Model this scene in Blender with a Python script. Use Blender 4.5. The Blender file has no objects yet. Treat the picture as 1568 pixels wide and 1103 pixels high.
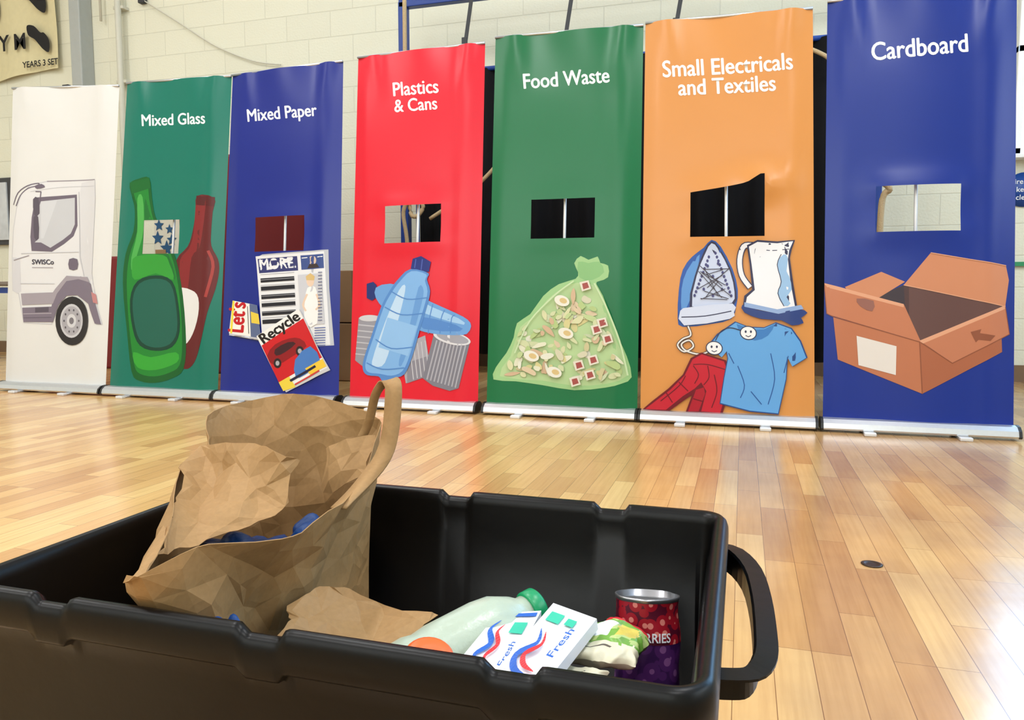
import bpy, bmesh, math, random
import numpy as np
from mathutils import Vector, Matrix, noise

random.seed(7)
scene = bpy.context.scene
try:
    scene.view_settings.view_transform = 'Standard'
    scene.view_settings.look = 'None'
except Exception as e:
    print(e)

# ------------------------------------------------------------------ utils
def lin(c):
    o = []
    for x in c[:3]:
        x = x/255.0
        o.append(x/12.92 if x <= 0.04045 else ((x+0.055)/1.055)**2.4)
    return (o[0], o[1], o[2], 1.0)

MATS = {}
def mat(name, rgb, rough=0.5, metal=0.0, spec=0.5, trans=0.0, noise_amt=0.0, noise_scale=20, bump=0.0, coat=0.0, emit=0.0, detail=4):
    if name in MATS:
        return MATS[name]
    m = bpy.data.materials.new(name)
    m.use_nodes = True
    nt = m.node_tree
    b = nt.nodes['Principled BSDF']
    b.inputs['Base Color'].default_value = lin(rgb)
    b.inputs['Roughness'].default_value = rough
    b.inputs['Metallic'].default_value = metal
    b.inputs['Specular IOR Level'].default_value = spec
    b.inputs['Transmission Weight'].default_value = trans
    b.inputs['Coat Weight'].default_value = coat
    if emit > 0:
        b.inputs['Emission Color'].default_value = lin(rgb)
        b.inputs['Emission Strength'].default_value = emit
    if noise_amt > 0 or bump > 0:
        tc = nt.nodes.new('ShaderNodeNewGeometry')
        n = nt.nodes.new('ShaderNodeTexNoise')
        n.inputs['Scale'].default_value = noise_scale
        n.inputs['Detail'].default_value = detail
        nt.links.new(tc.outputs['Position'], n.inputs['Vector'])
        if noise_amt > 0:
            mx = nt.nodes.new('ShaderNodeMix'); mx.data_type = 'RGBA'
            c = lin(rgb)
            mx.inputs['A'].default_value = tuple(max(0, x*(1-noise_amt)) for x in c[:3])+(1,)
            mx.inputs['B'].default_value = tuple(min(1, x*(1+noise_amt)) for x in c[:3])+(1,)
            nt.links.new(n.outputs['Fac'], mx.inputs['Factor'])
            nt.links.new(mx.outputs['Result'], b.inputs['Base Color'])
        if bump > 0:
            bp = nt.nodes.new('ShaderNodeBump')
            bp.inputs['Strength'].default_value = bump
            bp.inputs['Distance'].default_value = 0.01
            nt.links.new(n.outputs['Fac'], bp.inputs['Height'])
            nt.links.new(bp.outputs['Normal'], b.inputs['Normal'])
    MATS[name] = m
    return m

def catmull(pts, n, closed=False):
    P = [Vector(p) for p in pts]
    L = len(P); out = []
    segs = L if closed else L-1
    for i in range(segs):
        if closed:
            a, b, c, d = P[(i-1) % L], P[i], P[(i+1) % L], P[(i+2) % L]
        else:
            a = P[max(i-1, 0)]; b = P[i]; c = P[i+1]; d = P[min(i+2, L-1)]
        for k in range(n):
            t = k/n
            out.append(0.5*((2*b)+(c-a)*t+(2*a-5*b+4*c-d)*t*t+(3*b-a-3*c+d)*t**3))
    if not closed:
        out.append(P[-1])
    return out

class MB:
    def __init__(s):
        s.v = []; s.f = []; s.m = []; s.sm = []; s.mats = []
    def mi(s, m):
        if m not in s.mats: s.mats.append(m)
        return s.mats.index(m)
    def add(s, vs, fs, m, smooth=False):
        o = len(s.v); k = s.mi(m)
        s.v += [tuple(v) for v in vs]
        for f in fs:
            s.f.append(tuple(i+o for i in f)); s.m.append(k); s.sm.append(smooth)
    def box(s, c, d, m, bevel=0.0, rot=None, smooth=False):
        bm = bmesh.new()
        bmesh.ops.create_cube(bm, size=1.0)
        for v in bm.verts:
            v.co = Vector((v.co.x*d[0], v.co.y*d[1], v.co.z*d[2]))
        if bevel > 0:
            bmesh.ops.bevel(bm, geom=bm.edges[:], offset=bevel, segments=2, affect='EDGES', profile=0.5)
        R = rot or Matrix.Identity(3)
        bm.verts.ensure_lookup_table()
        s.add([R @ v.co + Vector(c) for v in bm.verts], [[v.index for v in f.verts] for f in bm.faces], m, smooth)
        bm.free()
    def tube(s, path, r, m, seg=10, closed=False, sect=None, up=Vector((0, 0, 1)), caps=True, smooth=True):
        P = [Vector(p) for p in path]; n = len(P)
        rr = r if isinstance(r, (list, tuple)) else [r]*n
        vs = []; fs = []
        if sect is None:
            sect = [(math.cos(2*math.pi*k/seg), math.sin(2*math.pi*k/seg)) for k in range(seg)]
        K = len(sect)
        for i in range(n):
            t = (P[(i+1) % n]-P[i-1]) if closed else (P[min(i+1, n-1)]-P[max(i-1, 0)])
            t.normalize()
            u = up if abs(t.dot(up)) < 0.97 else Vector((0, 1, 0))
            a = t.cross(u).normalized(); b = a.cross(t).normalized()
            for (x, y) in sect:
                vs.append(P[i]+a*x*rr[i]+b*y*rr[i])
        R = n if closed else n-1
        for i in range(R):
            j = (i+1) % n
            for k in range(K):
                l = (k+1) % K
                fs.append((i*K+k, i*K+l, j*K+l, j*K+k))
        if not closed and caps:
            fs.append(tuple(reversed(range(K)))); fs.append(tuple((n-1)*K+k for k in range(K)))
        s.add(vs, fs, m, smooth)
    def lathe(s, prof, org, axis, m, seg=32, smooth=True, squash=None):
        ax = Vector(axis).normalized()
        u = Vector((0, 0, 1)) if abs(ax.z) < 0.9 else Vector((0, 1, 0))
        a = ax.cross(u).normalized(); b = a.cross(ax).normalized()
        vs = []; fs = []
        for (r, h) in prof:
            for k in range(seg):
                t = 2*math.pi*k/seg
                q = squash or (1, 1)
                vs.append(Vector(org)+ax*h+a*math.cos(t)*r*q[0]+b*math.sin(t)*r*q[1])
        for i in range(len(prof)-1):
            for k in range(seg):
                l = (k+1) % seg
                fs.append((i*seg+k, (i+1)*seg+k, (i+1)*seg+l, i*seg+l))
        fs.append(tuple(range(seg))); fs.append(tuple(reversed([(len(prof)-1)*seg+k for k in range(seg)])))
        s.add(vs, fs, m, smooth)
    def build(s, name, parent=None):
        me = bpy.data.meshes.new(name)
        me.from_pydata(s.v, [], s.f)
        for m in s.mats: me.materials.append(m)
        me.polygons.foreach_set('material_index', s.m)
        me.polygons.foreach_set('use_smooth', s.sm)
        me.update()
        o = bpy.data.objects.new(name, me)
        scene.collection.objects.link(o)
        if parent: o.parent = parent
        return o

def text_mesh(body, offset=0.0, center=False, res=4):
    cu = bpy.data.curves.new('t', 'FONT'); cu.body = body; cu.offset = offset; cu.resolution_u = res
    if center: cu.align_x = 'CENTER'
    ob = bpy.data.objects.new('t', cu); scene.collection.objects.link(ob)
    bpy.context.view_layer.update()
    me = bpy.data.meshes.new_from_object(ob.evaluated_get(bpy.context.evaluated_depsgraph_get()))
    V = [v.co.copy() for v in me.vertices]; F = [list(p.vertices) for p in me.polygons]
    bpy.data.objects.remove(ob); bpy.data.meshes.remove(me); bpy.data.curves.remove(cu)
    return V, F

# ------------------------------------------------------------------ camera
PITCH = math.radians(5.035); YAW = math.radians(17.0)
cam = bpy.data.cameras.new('camera')
cam.sensor_width = 36; cam.lens = 36*1152/1568
co = bpy.data.objects.new('camera', cam)
co.location = (0, 0, 0.63)
co.rotation_euler = (math.radians(90)-PITCH, 0, YAW)
cam.clip_start = 0.02
scene.collection.objects.link(co); scene.camera = co

# ------------------------------------------------------------------ room materials
def floor_material():
    m = bpy.data.materials.new('gym_floor_wood'); m.use_nodes = True
    nt = m.node_tree; N = nt.nodes; L = nt.links
    b = N['Principled BSDF']
    g = N.new('ShaderNodeNewGeometry')
    mp = N.new('ShaderNodeMapping'); mp.inputs['Rotation'].default_value = (0, 0, math.radians(90))
    L.new(g.outputs['Position'], mp.inputs['Vector'])
    br = N.new('ShaderNodeTexBrick')
    br.offset = 0.41; br.offset_frequency = 3; br.squash = 1.0
    br.inputs['Color1'].default_value = (0, 0, 0, 1); br.inputs['Color2'].default_value = (1, 1, 1, 1)
    br.inputs['Mortar'].default_value = (0.5, 0.5, 0.5, 1)
    br.inputs['Scale'].default_value = 1.0
    br.inputs['Mortar Size'].default_value = 0.0008
    br.inputs['Mortar Smooth'].default_value = 0.4
    br.inputs['Brick Width'].default_value = 0.46
    br.inputs['Row Height'].default_value = 0.066
    L.new(mp.outputs['Vector'], br.inputs['Vector'])
    rp = N.new('ShaderNodeValToRGB')
    e = rp.color_ramp.elements
    e[0].position = 0.0; e[0].color = lin((190, 142, 90))
    e[1].position = 1.0; e[1].color = lin((224, 186, 126))
    for p, c in ((0.25, (202, 156, 100)), (0.5, (212, 168, 110)), (0.75, (218, 176, 116))):
        x = e.new(p); x.color = lin(c)
    L.new(br.outputs['Color'], rp.inputs['Fac'])
    mp2 = N.new('ShaderNodeMapping'); mp2.inputs['Scale'].default_value = (60, 2.5, 1)
    L.new(g.outputs['Position'], mp2.inputs['Vector'])
    ns = N.new('ShaderNodeTexNoise'); ns.inputs['Scale'].default_value = 1.6; ns.inputs['Detail'].default_value = 6
    L.new(mp2.outputs['Vector'], ns.inputs['Vector'])
    r2 = N.new('ShaderNodeValToRGB')
    r2.color_ramp.elements[0].position = 0.3; r2.color_ramp.elements[0].color = (0.76, 0.69, 0.62, 1)
    r2.color_ramp.elements[1].position = 0.6; r2.color_ramp.elements[1].color = (1, 1, 1, 1)
    L.new(ns.outputs['Fac'], r2.inputs['Fac'])
    mu = N.new('ShaderNodeMix'); mu.data_type = 'RGBA'; mu.blend_type = 'MULTIPLY'; mu.inputs['Factor'].default_value = 0.5
    L.new(rp.outputs['Color'], mu.inputs['A']); L.new(r2.outputs['Color'], mu.inputs['B'])
    # patchy tint over the boards, darker and cooler towards the right of the hall
    n3 = N.new('ShaderNodeTexNoise'); n3.inputs['Scale'].default_value = 2.4; n3.inputs['Detail'].default_value = 7
    L.new(g.outputs['Position'], n3.inputs['Vector'])
    sx = N.new('ShaderNodeSeparateXYZ'); L.new(g.outputs['Position'], sx.inputs[0])
    wr = N.new('ShaderNodeMapRange'); wr.inputs['From Min'].default_value = -1.2; wr.inputs['From Max'].default_value = 0.9
    L.new(sx.outputs['X'], wr.inputs['Value'])
    wm = N.new('ShaderNodeMath'); wm.operation = 'MULTIPLY'
    nr = N.new('ShaderNodeMapRange'); nr.inputs['From Min'].default_value = .38; nr.inputs['From Max'].default_value = .62
    nr.inputs['To Min'].default_value = .35; nr.inputs['To Max'].default_value = 1.0
    L.new(n3.outputs['Fac'], nr.inputs['Value'])
    L.new(wr.outputs['Result'], wm.inputs[0]); L.new(nr.outputs['Result'], wm.inputs[1])
    m3 = N.new('ShaderNodeMix'); m3.data_type = 'RGBA'; m3.blend_type = 'MULTIPLY'
    m3.inputs['B'].default_value = (0.55, 0.52, 0.60, 1)
    L.new(wm.outputs[0], m3.inputs['Factor'])
    L.new(mu.outputs['Result'], m3.inputs['A'])
    m4 = N.new('ShaderNodeMix'); m4.data_type = 'RGBA'
    m4.inputs['B'].default_value = lin((120, 84, 54))
    L.new(br.outputs['Fac'], m4.inputs['Factor']); L.new(m3.outputs['Result'], m4.inputs['A'])
    L.new(m4.outputs['Result'], b.inputs['Base Color'])
    mr = N.new('ShaderNodeMapRange'); mr.inputs['To Min'].default_value = 0.11; mr.inputs['To Max'].default_value = 0.32
    L.new(n3.outputs['Fac'], mr.inputs['Value']); L.new(mr.outputs['Result'], b.inputs['Roughness'])
    bp = N.new('ShaderNodeBump'); bp.inputs['Strength'].default_value = 0.13; bp.inputs['Distance'].default_value = 0.004
    nb = N.new('ShaderNodeTexNoise'); nb.inputs['Scale'].default_value = 11; nb.inputs['Detail'].default_value = 3
    L.new(g.outputs['Position'], nb.inputs['Vector'])
    L.new(nb.outputs['Fac'], bp.inputs['Height']); L.new(bp.outputs['Normal'], b.inputs['Normal'])
    b.inputs['Specular IOR Level'].default_value = 0.7
    return m

def wall_material(name, rgb, swap=False):
    m = bpy.data.materials.new(name); m.use_nodes = True
    nt = m.node_tree; N = nt.nodes; L = nt.links
    b = N['Principled BSDF']
    g = N.new('ShaderNodeNewGeometry'); sp = N.new('ShaderNodeSeparateXYZ'); cb = N.new('ShaderNodeCombineXYZ')
    L.new(g.outputs['Position'], sp.inputs[0])
    L.new(sp.outputs['Y' if swap else 'X'], cb.inputs['X']); L.new(sp.outputs['Z'], cb.inputs['Y'])
    br = N.new('ShaderNodeTexBrick'); br.offset = 0.5
    c = lin(rgb)
    br.inputs['Color1'].default_value = c
    br.inputs['Color2'].default_value = tuple(x*0.95 for x in c[:3])+(1,)
    br.inputs['Mortar'].default_value = tuple(x*0.86 for x in c[:3])+(1,)
    br.inputs['Scale'].default_value = 1
    br.inputs['Mortar Size'].default_value = 0.006
    br.inputs['Mortar Smooth'].default_value = 0.6
    br.inputs['Brick Width'].default_value = 0.45; br.inputs['Row Height'].default_value = 0.225
    L.new(cb.outputs[0], br.inputs['Vector'])
    L.new(br.outputs['Color'], b.inputs['Base Color'])
    ns = N.new('ShaderNodeTexNoise'); ns.inputs['Scale'].default_value = 60
    L.new(g.outputs['Position'], ns.inputs['Vector'])
    ad = N.new('ShaderNodeMath'); ad.operation = 'MULTIPLY_ADD'; ad.inputs[1].default_value = -1.0
    L.new(br.outputs['Fac'], ad.inputs[0]); L.new(ns.outputs['Fac'], ad.inputs[2])
    bp = N.new('ShaderNodeBump'); bp.inputs['Strength'].default_value = 0.4; bp.inputs['Distance'].default_value = 0.005
    L.new(ad.outputs[0], bp.inputs['Height']); L.new(bp.outputs['Normal'], b.inputs['Normal'])
    b.inputs['Roughness'].default_value = 0.45
    return m

M_floor = floor_material()
M_wall = wall_material('painted_block_wall', (228, 227, 206))
M_wallside = wall_material('painted_block_wall_side', (222, 227, 220), True)
M_ceil = mat('ceiling_paint', (226, 232, 238), 0.8, noise_amt=0.03)
M_trim = mat('baseboard_paint', (120, 95, 70), 0.5, noise_amt=0.1)

X0, X1, Y0, Y1, H = -9.5, 5.0, -4.5, 6.2, 5.4
def slab(name, c, d, m):
    b = MB(); b.box(c, d, m); return b.build(name)
slab('floor', ((X0+X1)/2, (Y0+Y1)/2, -0.05), (X1-X0+0.4, Y1-Y0+0.4, 0.1), M_floor)
slab('ceiling', ((X0+X1)/2, (Y0+Y1)/2, H+0.05), (X1-X0+0.4, Y1-Y0+0.4, 0.1), M_ceil)
slab('wall_left', (X0-0.1, (Y0+Y1)/2, H/2), (0.2, Y1-Y0+0.4, H), M_wallside)
slab('wall_right', (X1+0.1, (Y0+Y1)/2, H/2), (0.2, Y1-Y0+0.4, H), M_wallside)
slab('wall_front', ((X0+X1)/2, Y0-0.1, H/2), (X1-X0, 0.2, H), M_wall)
slab('wall_back', ((X0+X1)/2, Y1+0.1, H/2), (X1-X0, 0.2, H), M_wall)
slab('baseboard_back', ((X0+X1)/2, Y1-0.012, 0.06), (X1-X0, 0.024, 0.12), M_trim)

M_frame = mat('window_frame_paint', (240, 240, 238), 0.4, noise_amt=0.02)
M_sky = mat('window_daylight', (150, 205, 255), 0.3, emit=8.5, noise_amt=0.02)
M_sheen_glow = mat('added_sheen_glow', (225, 238, 255), 0.3, emit=4.0, noise_amt=0.02)  # glowing panes of the added high window, for floor sheen
def window(name, wx0, wx1, wz0, wz1, m, nx, nz):
    b = MB()
    b.box(((wx0+wx1)/2, Y1-0.012, (wz0+wz1)/2), (wx1-wx0, 0.02, wz1-wz0), m)
    for i in range(nx+1):
        x = wx0+(wx1-wx0)*i/nx
        b.box((x, Y1-0.03, (wz0+wz1)/2), (0.05, 0.06, wz1-wz0+0.05), M_frame, 0.006)
    for i in range(nz+1):
        z = wz0+(wz1-wz0)*i/nz
        b.box(((wx0+wx1)/2, Y1-0.03, z), (wx1-wx0+0.05, 0.06, 0.05), M_frame, 0.006)
    b.box(((wx0+wx1)/2, Y1-0.06, wz0-0.04), (wx1-wx0+0.12, 0.12, 0.03), M_frame, 0.006)
    b.build(name)
window('window_1', 1.80, 4.8, 1.62, 4.4, M_sky, 4, 4)
window('added_sheen_window', -5.7, -2.9, 3.95, 5.0, M_sheen_glow, 4, 2)  # added above the view, only to lay sheen on the floor

# ------------------------------------------------------------------ banners
M_alu = mat('brushed_aluminium', (205, 207, 210), 0.32, 0.8, noise_amt=0.05, noise_scale=80)
M_cap = mat('black_plastic_cap', (18, 18, 20), 0.4, noise_amt=0.05)
M_pole = mat('silver_pole', (215, 216, 218), 0.35, 0.3, noise_amt=0.04)

def homography(src):
    dst = [(0, 1), (1, 1), (1, 0), (0, 0)]
    A = []; B = []
    for (x, y), (u, v) in zip(src, dst):
        A.append([x, y, 1, 0, 0, 0, -u*x, -u*y]); B.append(u)
        A.append([0, 0, 0, x, y, 1, -v*x, -v*y]); B.append(v)
    h = np.linalg.solve(np.array(A, float), np.array(B, float))
    return np.append(h, 1).reshape(3, 3)

class Art:
    """flat printed artwork traced into poster (u,v) space"""
    def __init__(s, quad):
        s.Hm = homography(quad); s.bm = bmesh.new(); s.mats = []
        s.layer = 1
    def uv(s, p):
        w = s.Hm @ np.array([p[0], p[1], 1.0])
        return (w[0]/w[2], w[1]/w[2])
    def mi(s, rgb):
        nm = 'print_%d_%d_%d' % tuple(rgb)
        k_ = .93
        m = mat(nm, tuple(c*k_ for c in rgb), 0.32, spec=.32, noise_amt=0.03, noise_scale=6)
        if m not in s.mats: s.mats.append(m)
        return s.mats.index(m)
    def poly(s, pts, rgb, smooth=0):
        if smooth:
            pts = [(q.x, q.y) for q in catmull([(p[0], p[1], 0) for p in pts], smooth, True)]
        s.layer += 1
        vs = []
        for p in pts:
            u, v = s.uv(p); vs.append(s.bm.verts.new((u, v, s.layer)))
        try:
            f = s.bm.faces.new(vs)
        except Exception:
            return
        f.material_index = s.mi(rgb)
    def ell(s, c, rx, ry, rgb, rot=0, n=28):
        a = math.radians(rot)
        s.poly([(c[0]+rx*math.cos(t)*math.cos(a)-ry*math.sin(t)*math.sin(a), c[1]+rx*math.cos(t)*math.sin(a)+ry*math.sin(t)*math.cos(a)) for t in [2*math.pi*k/n for k in range(n)]], rgb)
    def line(s, pts, w, rgb, smooth=0, closed=False):
        P = [Vector((p[0], p[1], 0)) for p in pts]
        if smooth: P = catmull(P, smooth, closed)
        n = len(P)
        if closed: P = P+[P[0]]; n += 1
        for i in range(n-1):
            t = (P[i+1]-P[i])
            if t.length < 1e-5: continue
            t.normalize(); nn = Vector((-t.y, t.x, 0))*w/2
            e = t*w*0.15
            q = [P[i]-e+nn, P[i+1]+e+nn, P[i+1]+e-nn, P[i]-e-nn]
            vs = []
            for k in q:
                u, v = s.uv((k.x, k.y)); vs.append(s.bm.verts.new((u, v, s.layer+1+0.01*(i % 2))))
            f = s.bm.faces.new(vs); f.material_index = s.mi(rgb)
        s.layer += 1
    def text(s, body, pl, pr, rgb, hf=1.15, bold=0.022):
        V, F = text_mesh(body)
        xs = [v.x for v in V]; x0, x1 = min(xs), max(xs)
        a = Vector(pl); d = Vector(pr)-a; sc = d.length/(x1-x0); dn = d.normalized()
        up = Vector((dn.y, -dn.x))
        k = s.mi(rgb)
        for (ox, oy) in ((-bold, 0), (bold, 0), (0, bold*.6), (0, -bold*.6)):
            s.layer += 0.5
            vs = []
            for v in V:
                q = a+dn*(v.x-x0+ox)*sc+up*sc*hf*(v.y+oy)
                u, w = s.uv((q.x, q.y)); vs.append(s.bm.verts.new((u, w, s.layer)))
            for p in F:
                try:
                    f = s.bm.faces.new([vs[i] for i in p]); f.material_index = k
                except Exception: pass

def make_banner(quad, world, rgb, hole, draw, base, ripple, ztop=(1.965, 1.965), bulge=0.012, peak=0, yb=3.72, yt=3.90):
    art = Art(quad)
    if draw: draw(art)
    xbl, xbr, xtl, xtr = world
    BL = Vector((xbl, yb, 0.058)); BR = Vector((xbr, yb, 0.058)); TL = Vector((xtl, yt, ztop[0])); TR = Vector((xtr, yt, ztop[1]))
    nrm = (BR-BL).cross(TL-BL).normalized()
    if nrm.y > 0: nrm = -nrm
    hu = None
    if hole:
        q = [art.uv(p) for p in hole]
        hu = (min((q[0][0]+q[3][0])/2, 1), (q[1][0]+q[2][0])/2, (q[2][1]+q[3][1])/2, (q[0][1]+q[1][1])/2)
    def D(u, v):
        a, ph, k = ripple
        d = 1.5*a*math.sin(2*math.pi*(k*u+ph)) * (0.55+0.45*math.sin(2.2*v+ph*5))
        d += 0.006*math.sin(math.pi*u)
        tz = max(0, (v-0.84)/0.16)
        d += 0.009*tz*math.sin(9*u+ph*7+6*v)*math.sin(math.pi*min(max(u, 0), 1))
        d += 0.014*tz*math.exp(-((u-.88+.4*(1-v))/0.05)**2)
        d += 0.010*tz*math.exp(-((u-.14-.4*(1-v))/0.05)**2)
        d += 0.009*math.exp(-((u-.86)/0.055)**2)*(.5+.5*math.sin(3*v+ph))
        d -= 0.012*(math.exp(-((u)/0.05)**2)+math.exp(-((1-u)/0.05)**2))
        if hu:
            cu = (hu[0]+hu[1])/2; wu = (hu[1]-hu[0])/2
            g = math.exp(-((u-cu)/(wu*1.25))**4)
            d += bulge*g*math.exp(-((v-hu[3])/0.035)**2) + 0.9*bulge*g*math.exp(-((v-hu[2])/0.03)**2)
            if peak:
                d += 0.03*math.exp(-((u-hu[1]+0.03)/0.16)**2)*math.exp(-((v-hu[3]-0.02)/0.035)**2)
        return d
    def W(u, v, off=0):
        b_ = BL.lerp(BR, u); t_ = TL.lerp(TR, u)
        return b_.lerp(t_, v)+nrm*(D(u, v)+off)
    us = [i/30 for i in range(31)]; vs_ = [i/48 for i in range(49)]
    if hu:
        us = [x for x in us if abs(x-hu[0]) > 0.008 and abs(x-hu[1]) > 0.008]+[hu[0], hu[1]]
        vs_ = [x for x in vs_ if abs(x-hu[2]) > 0.006 and abs(x-hu[3]) > 0.006]+[hu[2], hu[3]]
    us.sort(); vs_.sort()
    k_ = .93
    fm = mat('banner_fabric_%d_%d_%d' % tuple(rgb), tuple(c*k_ for c in rgb), 0.28, spec=.4, noise_amt=0.04, noise_scale=3)
    mb = MB()
    nu, nv = len(us), len(vs_)
    V = []
    for v in vs_:
        for u in us:
            vv = v
            if peak and hu and v >= hu[3]-1e-6:
                k = math.exp(-((u-hu[1]+0.015)/0.055)**2) if u < hu[1]+0.001 else math.exp(-((u-hu[1])/0.03)**2)
                k2 = max(0, (u-hu[0])/(hu[1]-hu[0])) if u <= hu[1] else 0
                vv = v+(0.018*k+0.024*k2)*max(0, 1-(v-hu[3])/0.12)
            V.append(W(u, vv))
    F = []
    for j in range(nv-1):
        for i in range(nu-1):
            if hu:
                cu = (us[i]+us[i+1])/2; cv = (vs_[j]+vs_[j+1])/2
                if hu[0] < cu < hu[1] and hu[2] < cv < hu[3]: continue
            F.append((j*nu+i, j*nu+i+1, (j+1)*nu+i+1, (j+1)*nu+i))
    mb.add(V, F, fm, True)
    bm = art.bm
    if len(bm.faces):
        bmesh.ops.triangulate(bm, faces=bm.faces[:], ngon_method='EAR_CLIP')
        for u in us:
            bmesh.ops.bisect_plane(bm, geom=bm.verts[:]+bm.edges[:]+bm.faces[:], plane_co=(u, 0, 0), plane_no=(1, 0, 0), dist=1e-6, clear_inner=(u == us[0]), clear_outer=(u == us[-1]))
        for v in vs_:
            bmesh.ops.bisect_plane(bm, geom=bm.verts[:]+bm.edges[:]+bm.faces[:], plane_co=(0, v, 0), plane_no=(0, 1, 0), dist=1e-6)
        bm.verts.index_update(); bm.verts.ensure_lookup_table()
        vv = [W(v.co.x, v.co.y, 0.0006+0.00012*v.co.z) for v in bm.verts]
        byk = {}
        for f in bm.faces:
            c = f.calc_center_median()
            if hu and hu[0] < c.x < hu[1] and hu[2] < c.y < hu[3]: continue
            if c.y < 0 or c.y > 1: continue
            byk.setdefault(f.material_index, []).append([v.index for v in f.verts])
        for k, fl in byk.items():
            used = sorted({i for f in fl for i in f}); mp = {i: n for n, i in enumerate(used)}
            mb.add([vv[i] for i in used], [[mp[i] for i in f] for f in fl], art.mats[k], True)
    bm.free()
    mb.tube([TL+Vector((0, 0.004, 0.0)), TR+Vector((0, 0.004, 0.0))], 0.007, M_alu, 10)
    bx0, bx1 = base
    prof = [(-0.055, 0.012), (-0.06, 0.02), (-0.052, 0.042), (-0.03, 0.058), (0.0, 0.062), (0.03, 0.058), (0.05, 0.045), (0.055, 0.02), (0.05, 0.012)]
    vs2 = []
    for x in (bx0+0.012, bx1-0.012):
        vs2 += [(x, yb+p[0], p[1]) for p in prof]
    n = len(prof)
    mb.add(vs2, [(i, (i+1) % n, n+(i+1) % n, n+i) for i in range(n)], M_alu, False)
    for (xa, xb) in ((bx0, bx0+0.012), (bx1-0.012, bx1)):
        vs3 = []
        for x in (xa, xb):
            vs3 += [(x, yb+p[0]*1.04, 0.035+(p[1]-0.035)*1.06) for p in prof]
        mb.add(vs3, [(i, (i+1) % n, n+(i+1) % n, n+i) for i in range(n)]+[tuple(range(n)), tuple(range(2*n-1, n-1, -1))], M_cap)
    for k in (0.25, 0.72):
        x = bx0+(bx1-bx0)*k
        mb.box((x, yb-0.02, 0.006), (0.045, 0.19, 0.012), M_alu, 0.003)
        mb.box((x, yb-0.105, 0.008), (0.05, 0.03, 0.016), M_pole, 0.004)
    cx = (bx0+bx1)/2
    mb.tube([(cx, yb+0.045, 0.05), (cx+((xtl+xtr)/2-cx), yt+0.035, ztop[0]-0.01)], 0.0075, M_pole, 10)
    mb.box(((xtl+xtr)/2, yt+0.025, ztop[0]-0.02), (0.05, 0.03, 0.025), M_cap, 0.004)
    return mb.build('roller_banner')

WHT = (246, 248, 248)

def draw_truck(a):
    OUT = (150, 142, 150); GR = (108, 98, 112); LG = (196, 196, 200)
    body = [(22, 360), (28, 325), (36, 303), (50, 290), (75, 284), (147, 281), (148, 310), (143, 425), (150, 470), (157, 500), (150, 500), (140, 470), (120, 452), (100, 455), (86, 475), (82, 500), (40, 498), (32, 455), (22, 450), (20, 400)]
    a.poly(body, (222, 222, 223))
    a.line(body, 1.4, LG, 0, True)
    a.poly([(126, 286), (147, 281), (148, 310), (143, 425), (148, 450), (130, 430), (122, 400), (124, 300)], (212, 212, 214))
    a.poly([(20, 400), (34, 402), (36, 452), (30, 455), (22, 450)], (208, 208, 212))
    a.line([(22, 320), (30, 302), (45, 291), (62, 287), (60, 291), (46, 295), (34, 306), (27, 322)], 1.6, GR, 3)
    a.line([(75, 284), (147, 281)], 1.6, OUT)
    a.line([(50, 300), (95, 293), (146, 291)], 1.0, LG, 4)
    a.poly([(60, 309), (119, 304), (120, 352), (114, 368), (100, 380), (82, 392), (52, 391), (50, 370), (52, 340), (56, 318)], GR)
    a.poly([(66, 315), (116, 309), (116, 350), (110, 364), (98, 374), (80, 386), (66, 378), (55, 378), (57, 340)], (196, 198, 202))
    a.poly([(66, 316), (90, 313), (70, 372), (66, 372)], (206, 208, 212))
    a.poly([(52, 350), (57, 345), (62, 372), (55, 380), (52, 375)], GR)
    a.poly([(54, 312), (62, 310), (64, 334), (56, 336)], (88, 80, 92), 2)
    a.poly([(55, 340), (62, 339), (63, 372), (56, 371)], (88, 80, 92), 2)
    a.line([(64, 318), (66, 300), (58, 300)], 1.5, GR)
    a.poly([(57, 291), (67, 288), (72, 293), (60, 296)], GR, 2)
    a.line([(122, 300), (124, 400), (130, 428)], 1.0, LG)
    a.line([(36, 395), (122, 392)], 1.0, LG)
    a.line([(35, 440), (86, 440)], 1.0, LG)
    a.line([(24, 405), (48, 398)], 1.2, OUT)
    a.text('SWISCo', (53, 411), (85, 411), (60, 55, 70), 1.1, 0.03)
    a.line([(53, 416), (84, 416)], .8, OUT)
    a.poly([(108, 403), (120, 403), (120, 418), (108, 418)], GR, 2)
    a.poly([(38, 476), (82, 474), (88, 450), (104, 431), (126, 429), (142, 440), (149, 470), (156, 500), (148, 499), (138, 470), (120, 457), (104, 458), (92, 472), (84, 497), (40, 497)], (122, 112, 126))
    a.poly([(36, 455), (84, 453), (88, 447), (104, 428), (136, 430), (140, 438), (122, 433), (104, 436), (90, 455), (84, 470), (38, 472)], (160, 152, 160))
    a.line([(40, 485), (82, 484)], 1.2, (170, 162, 170)); a.line([(40, 491), (82, 490)], 1.2, (100, 92, 104))
    a.poly([(58, 476), (78, 475), (78, 482), (58, 483)], (90, 82, 94))
    a.poly([(143, 452), (150, 456), (152, 470), (146, 468)], (190, 130, 130))
    a.ell((113, 495), 25, 36, (38, 34, 36)); a.ell((112, 495), 17, 25, (196, 196, 200)); a.ell((112, 495), 14.5, 21.5, (168, 166, 172))
    a.ell((112, 495), 7, 10, (205, 205, 208)); a.ell((112, 495), 3.5, 5, (120, 116, 122))
    for k in range(10):
        t = 2*math.pi*k/10
        a.ell((112+11*math.cos(t), 495+16.5*math.sin(t)), 1.2, 1.7, (90, 86, 92), n=8)

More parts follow.
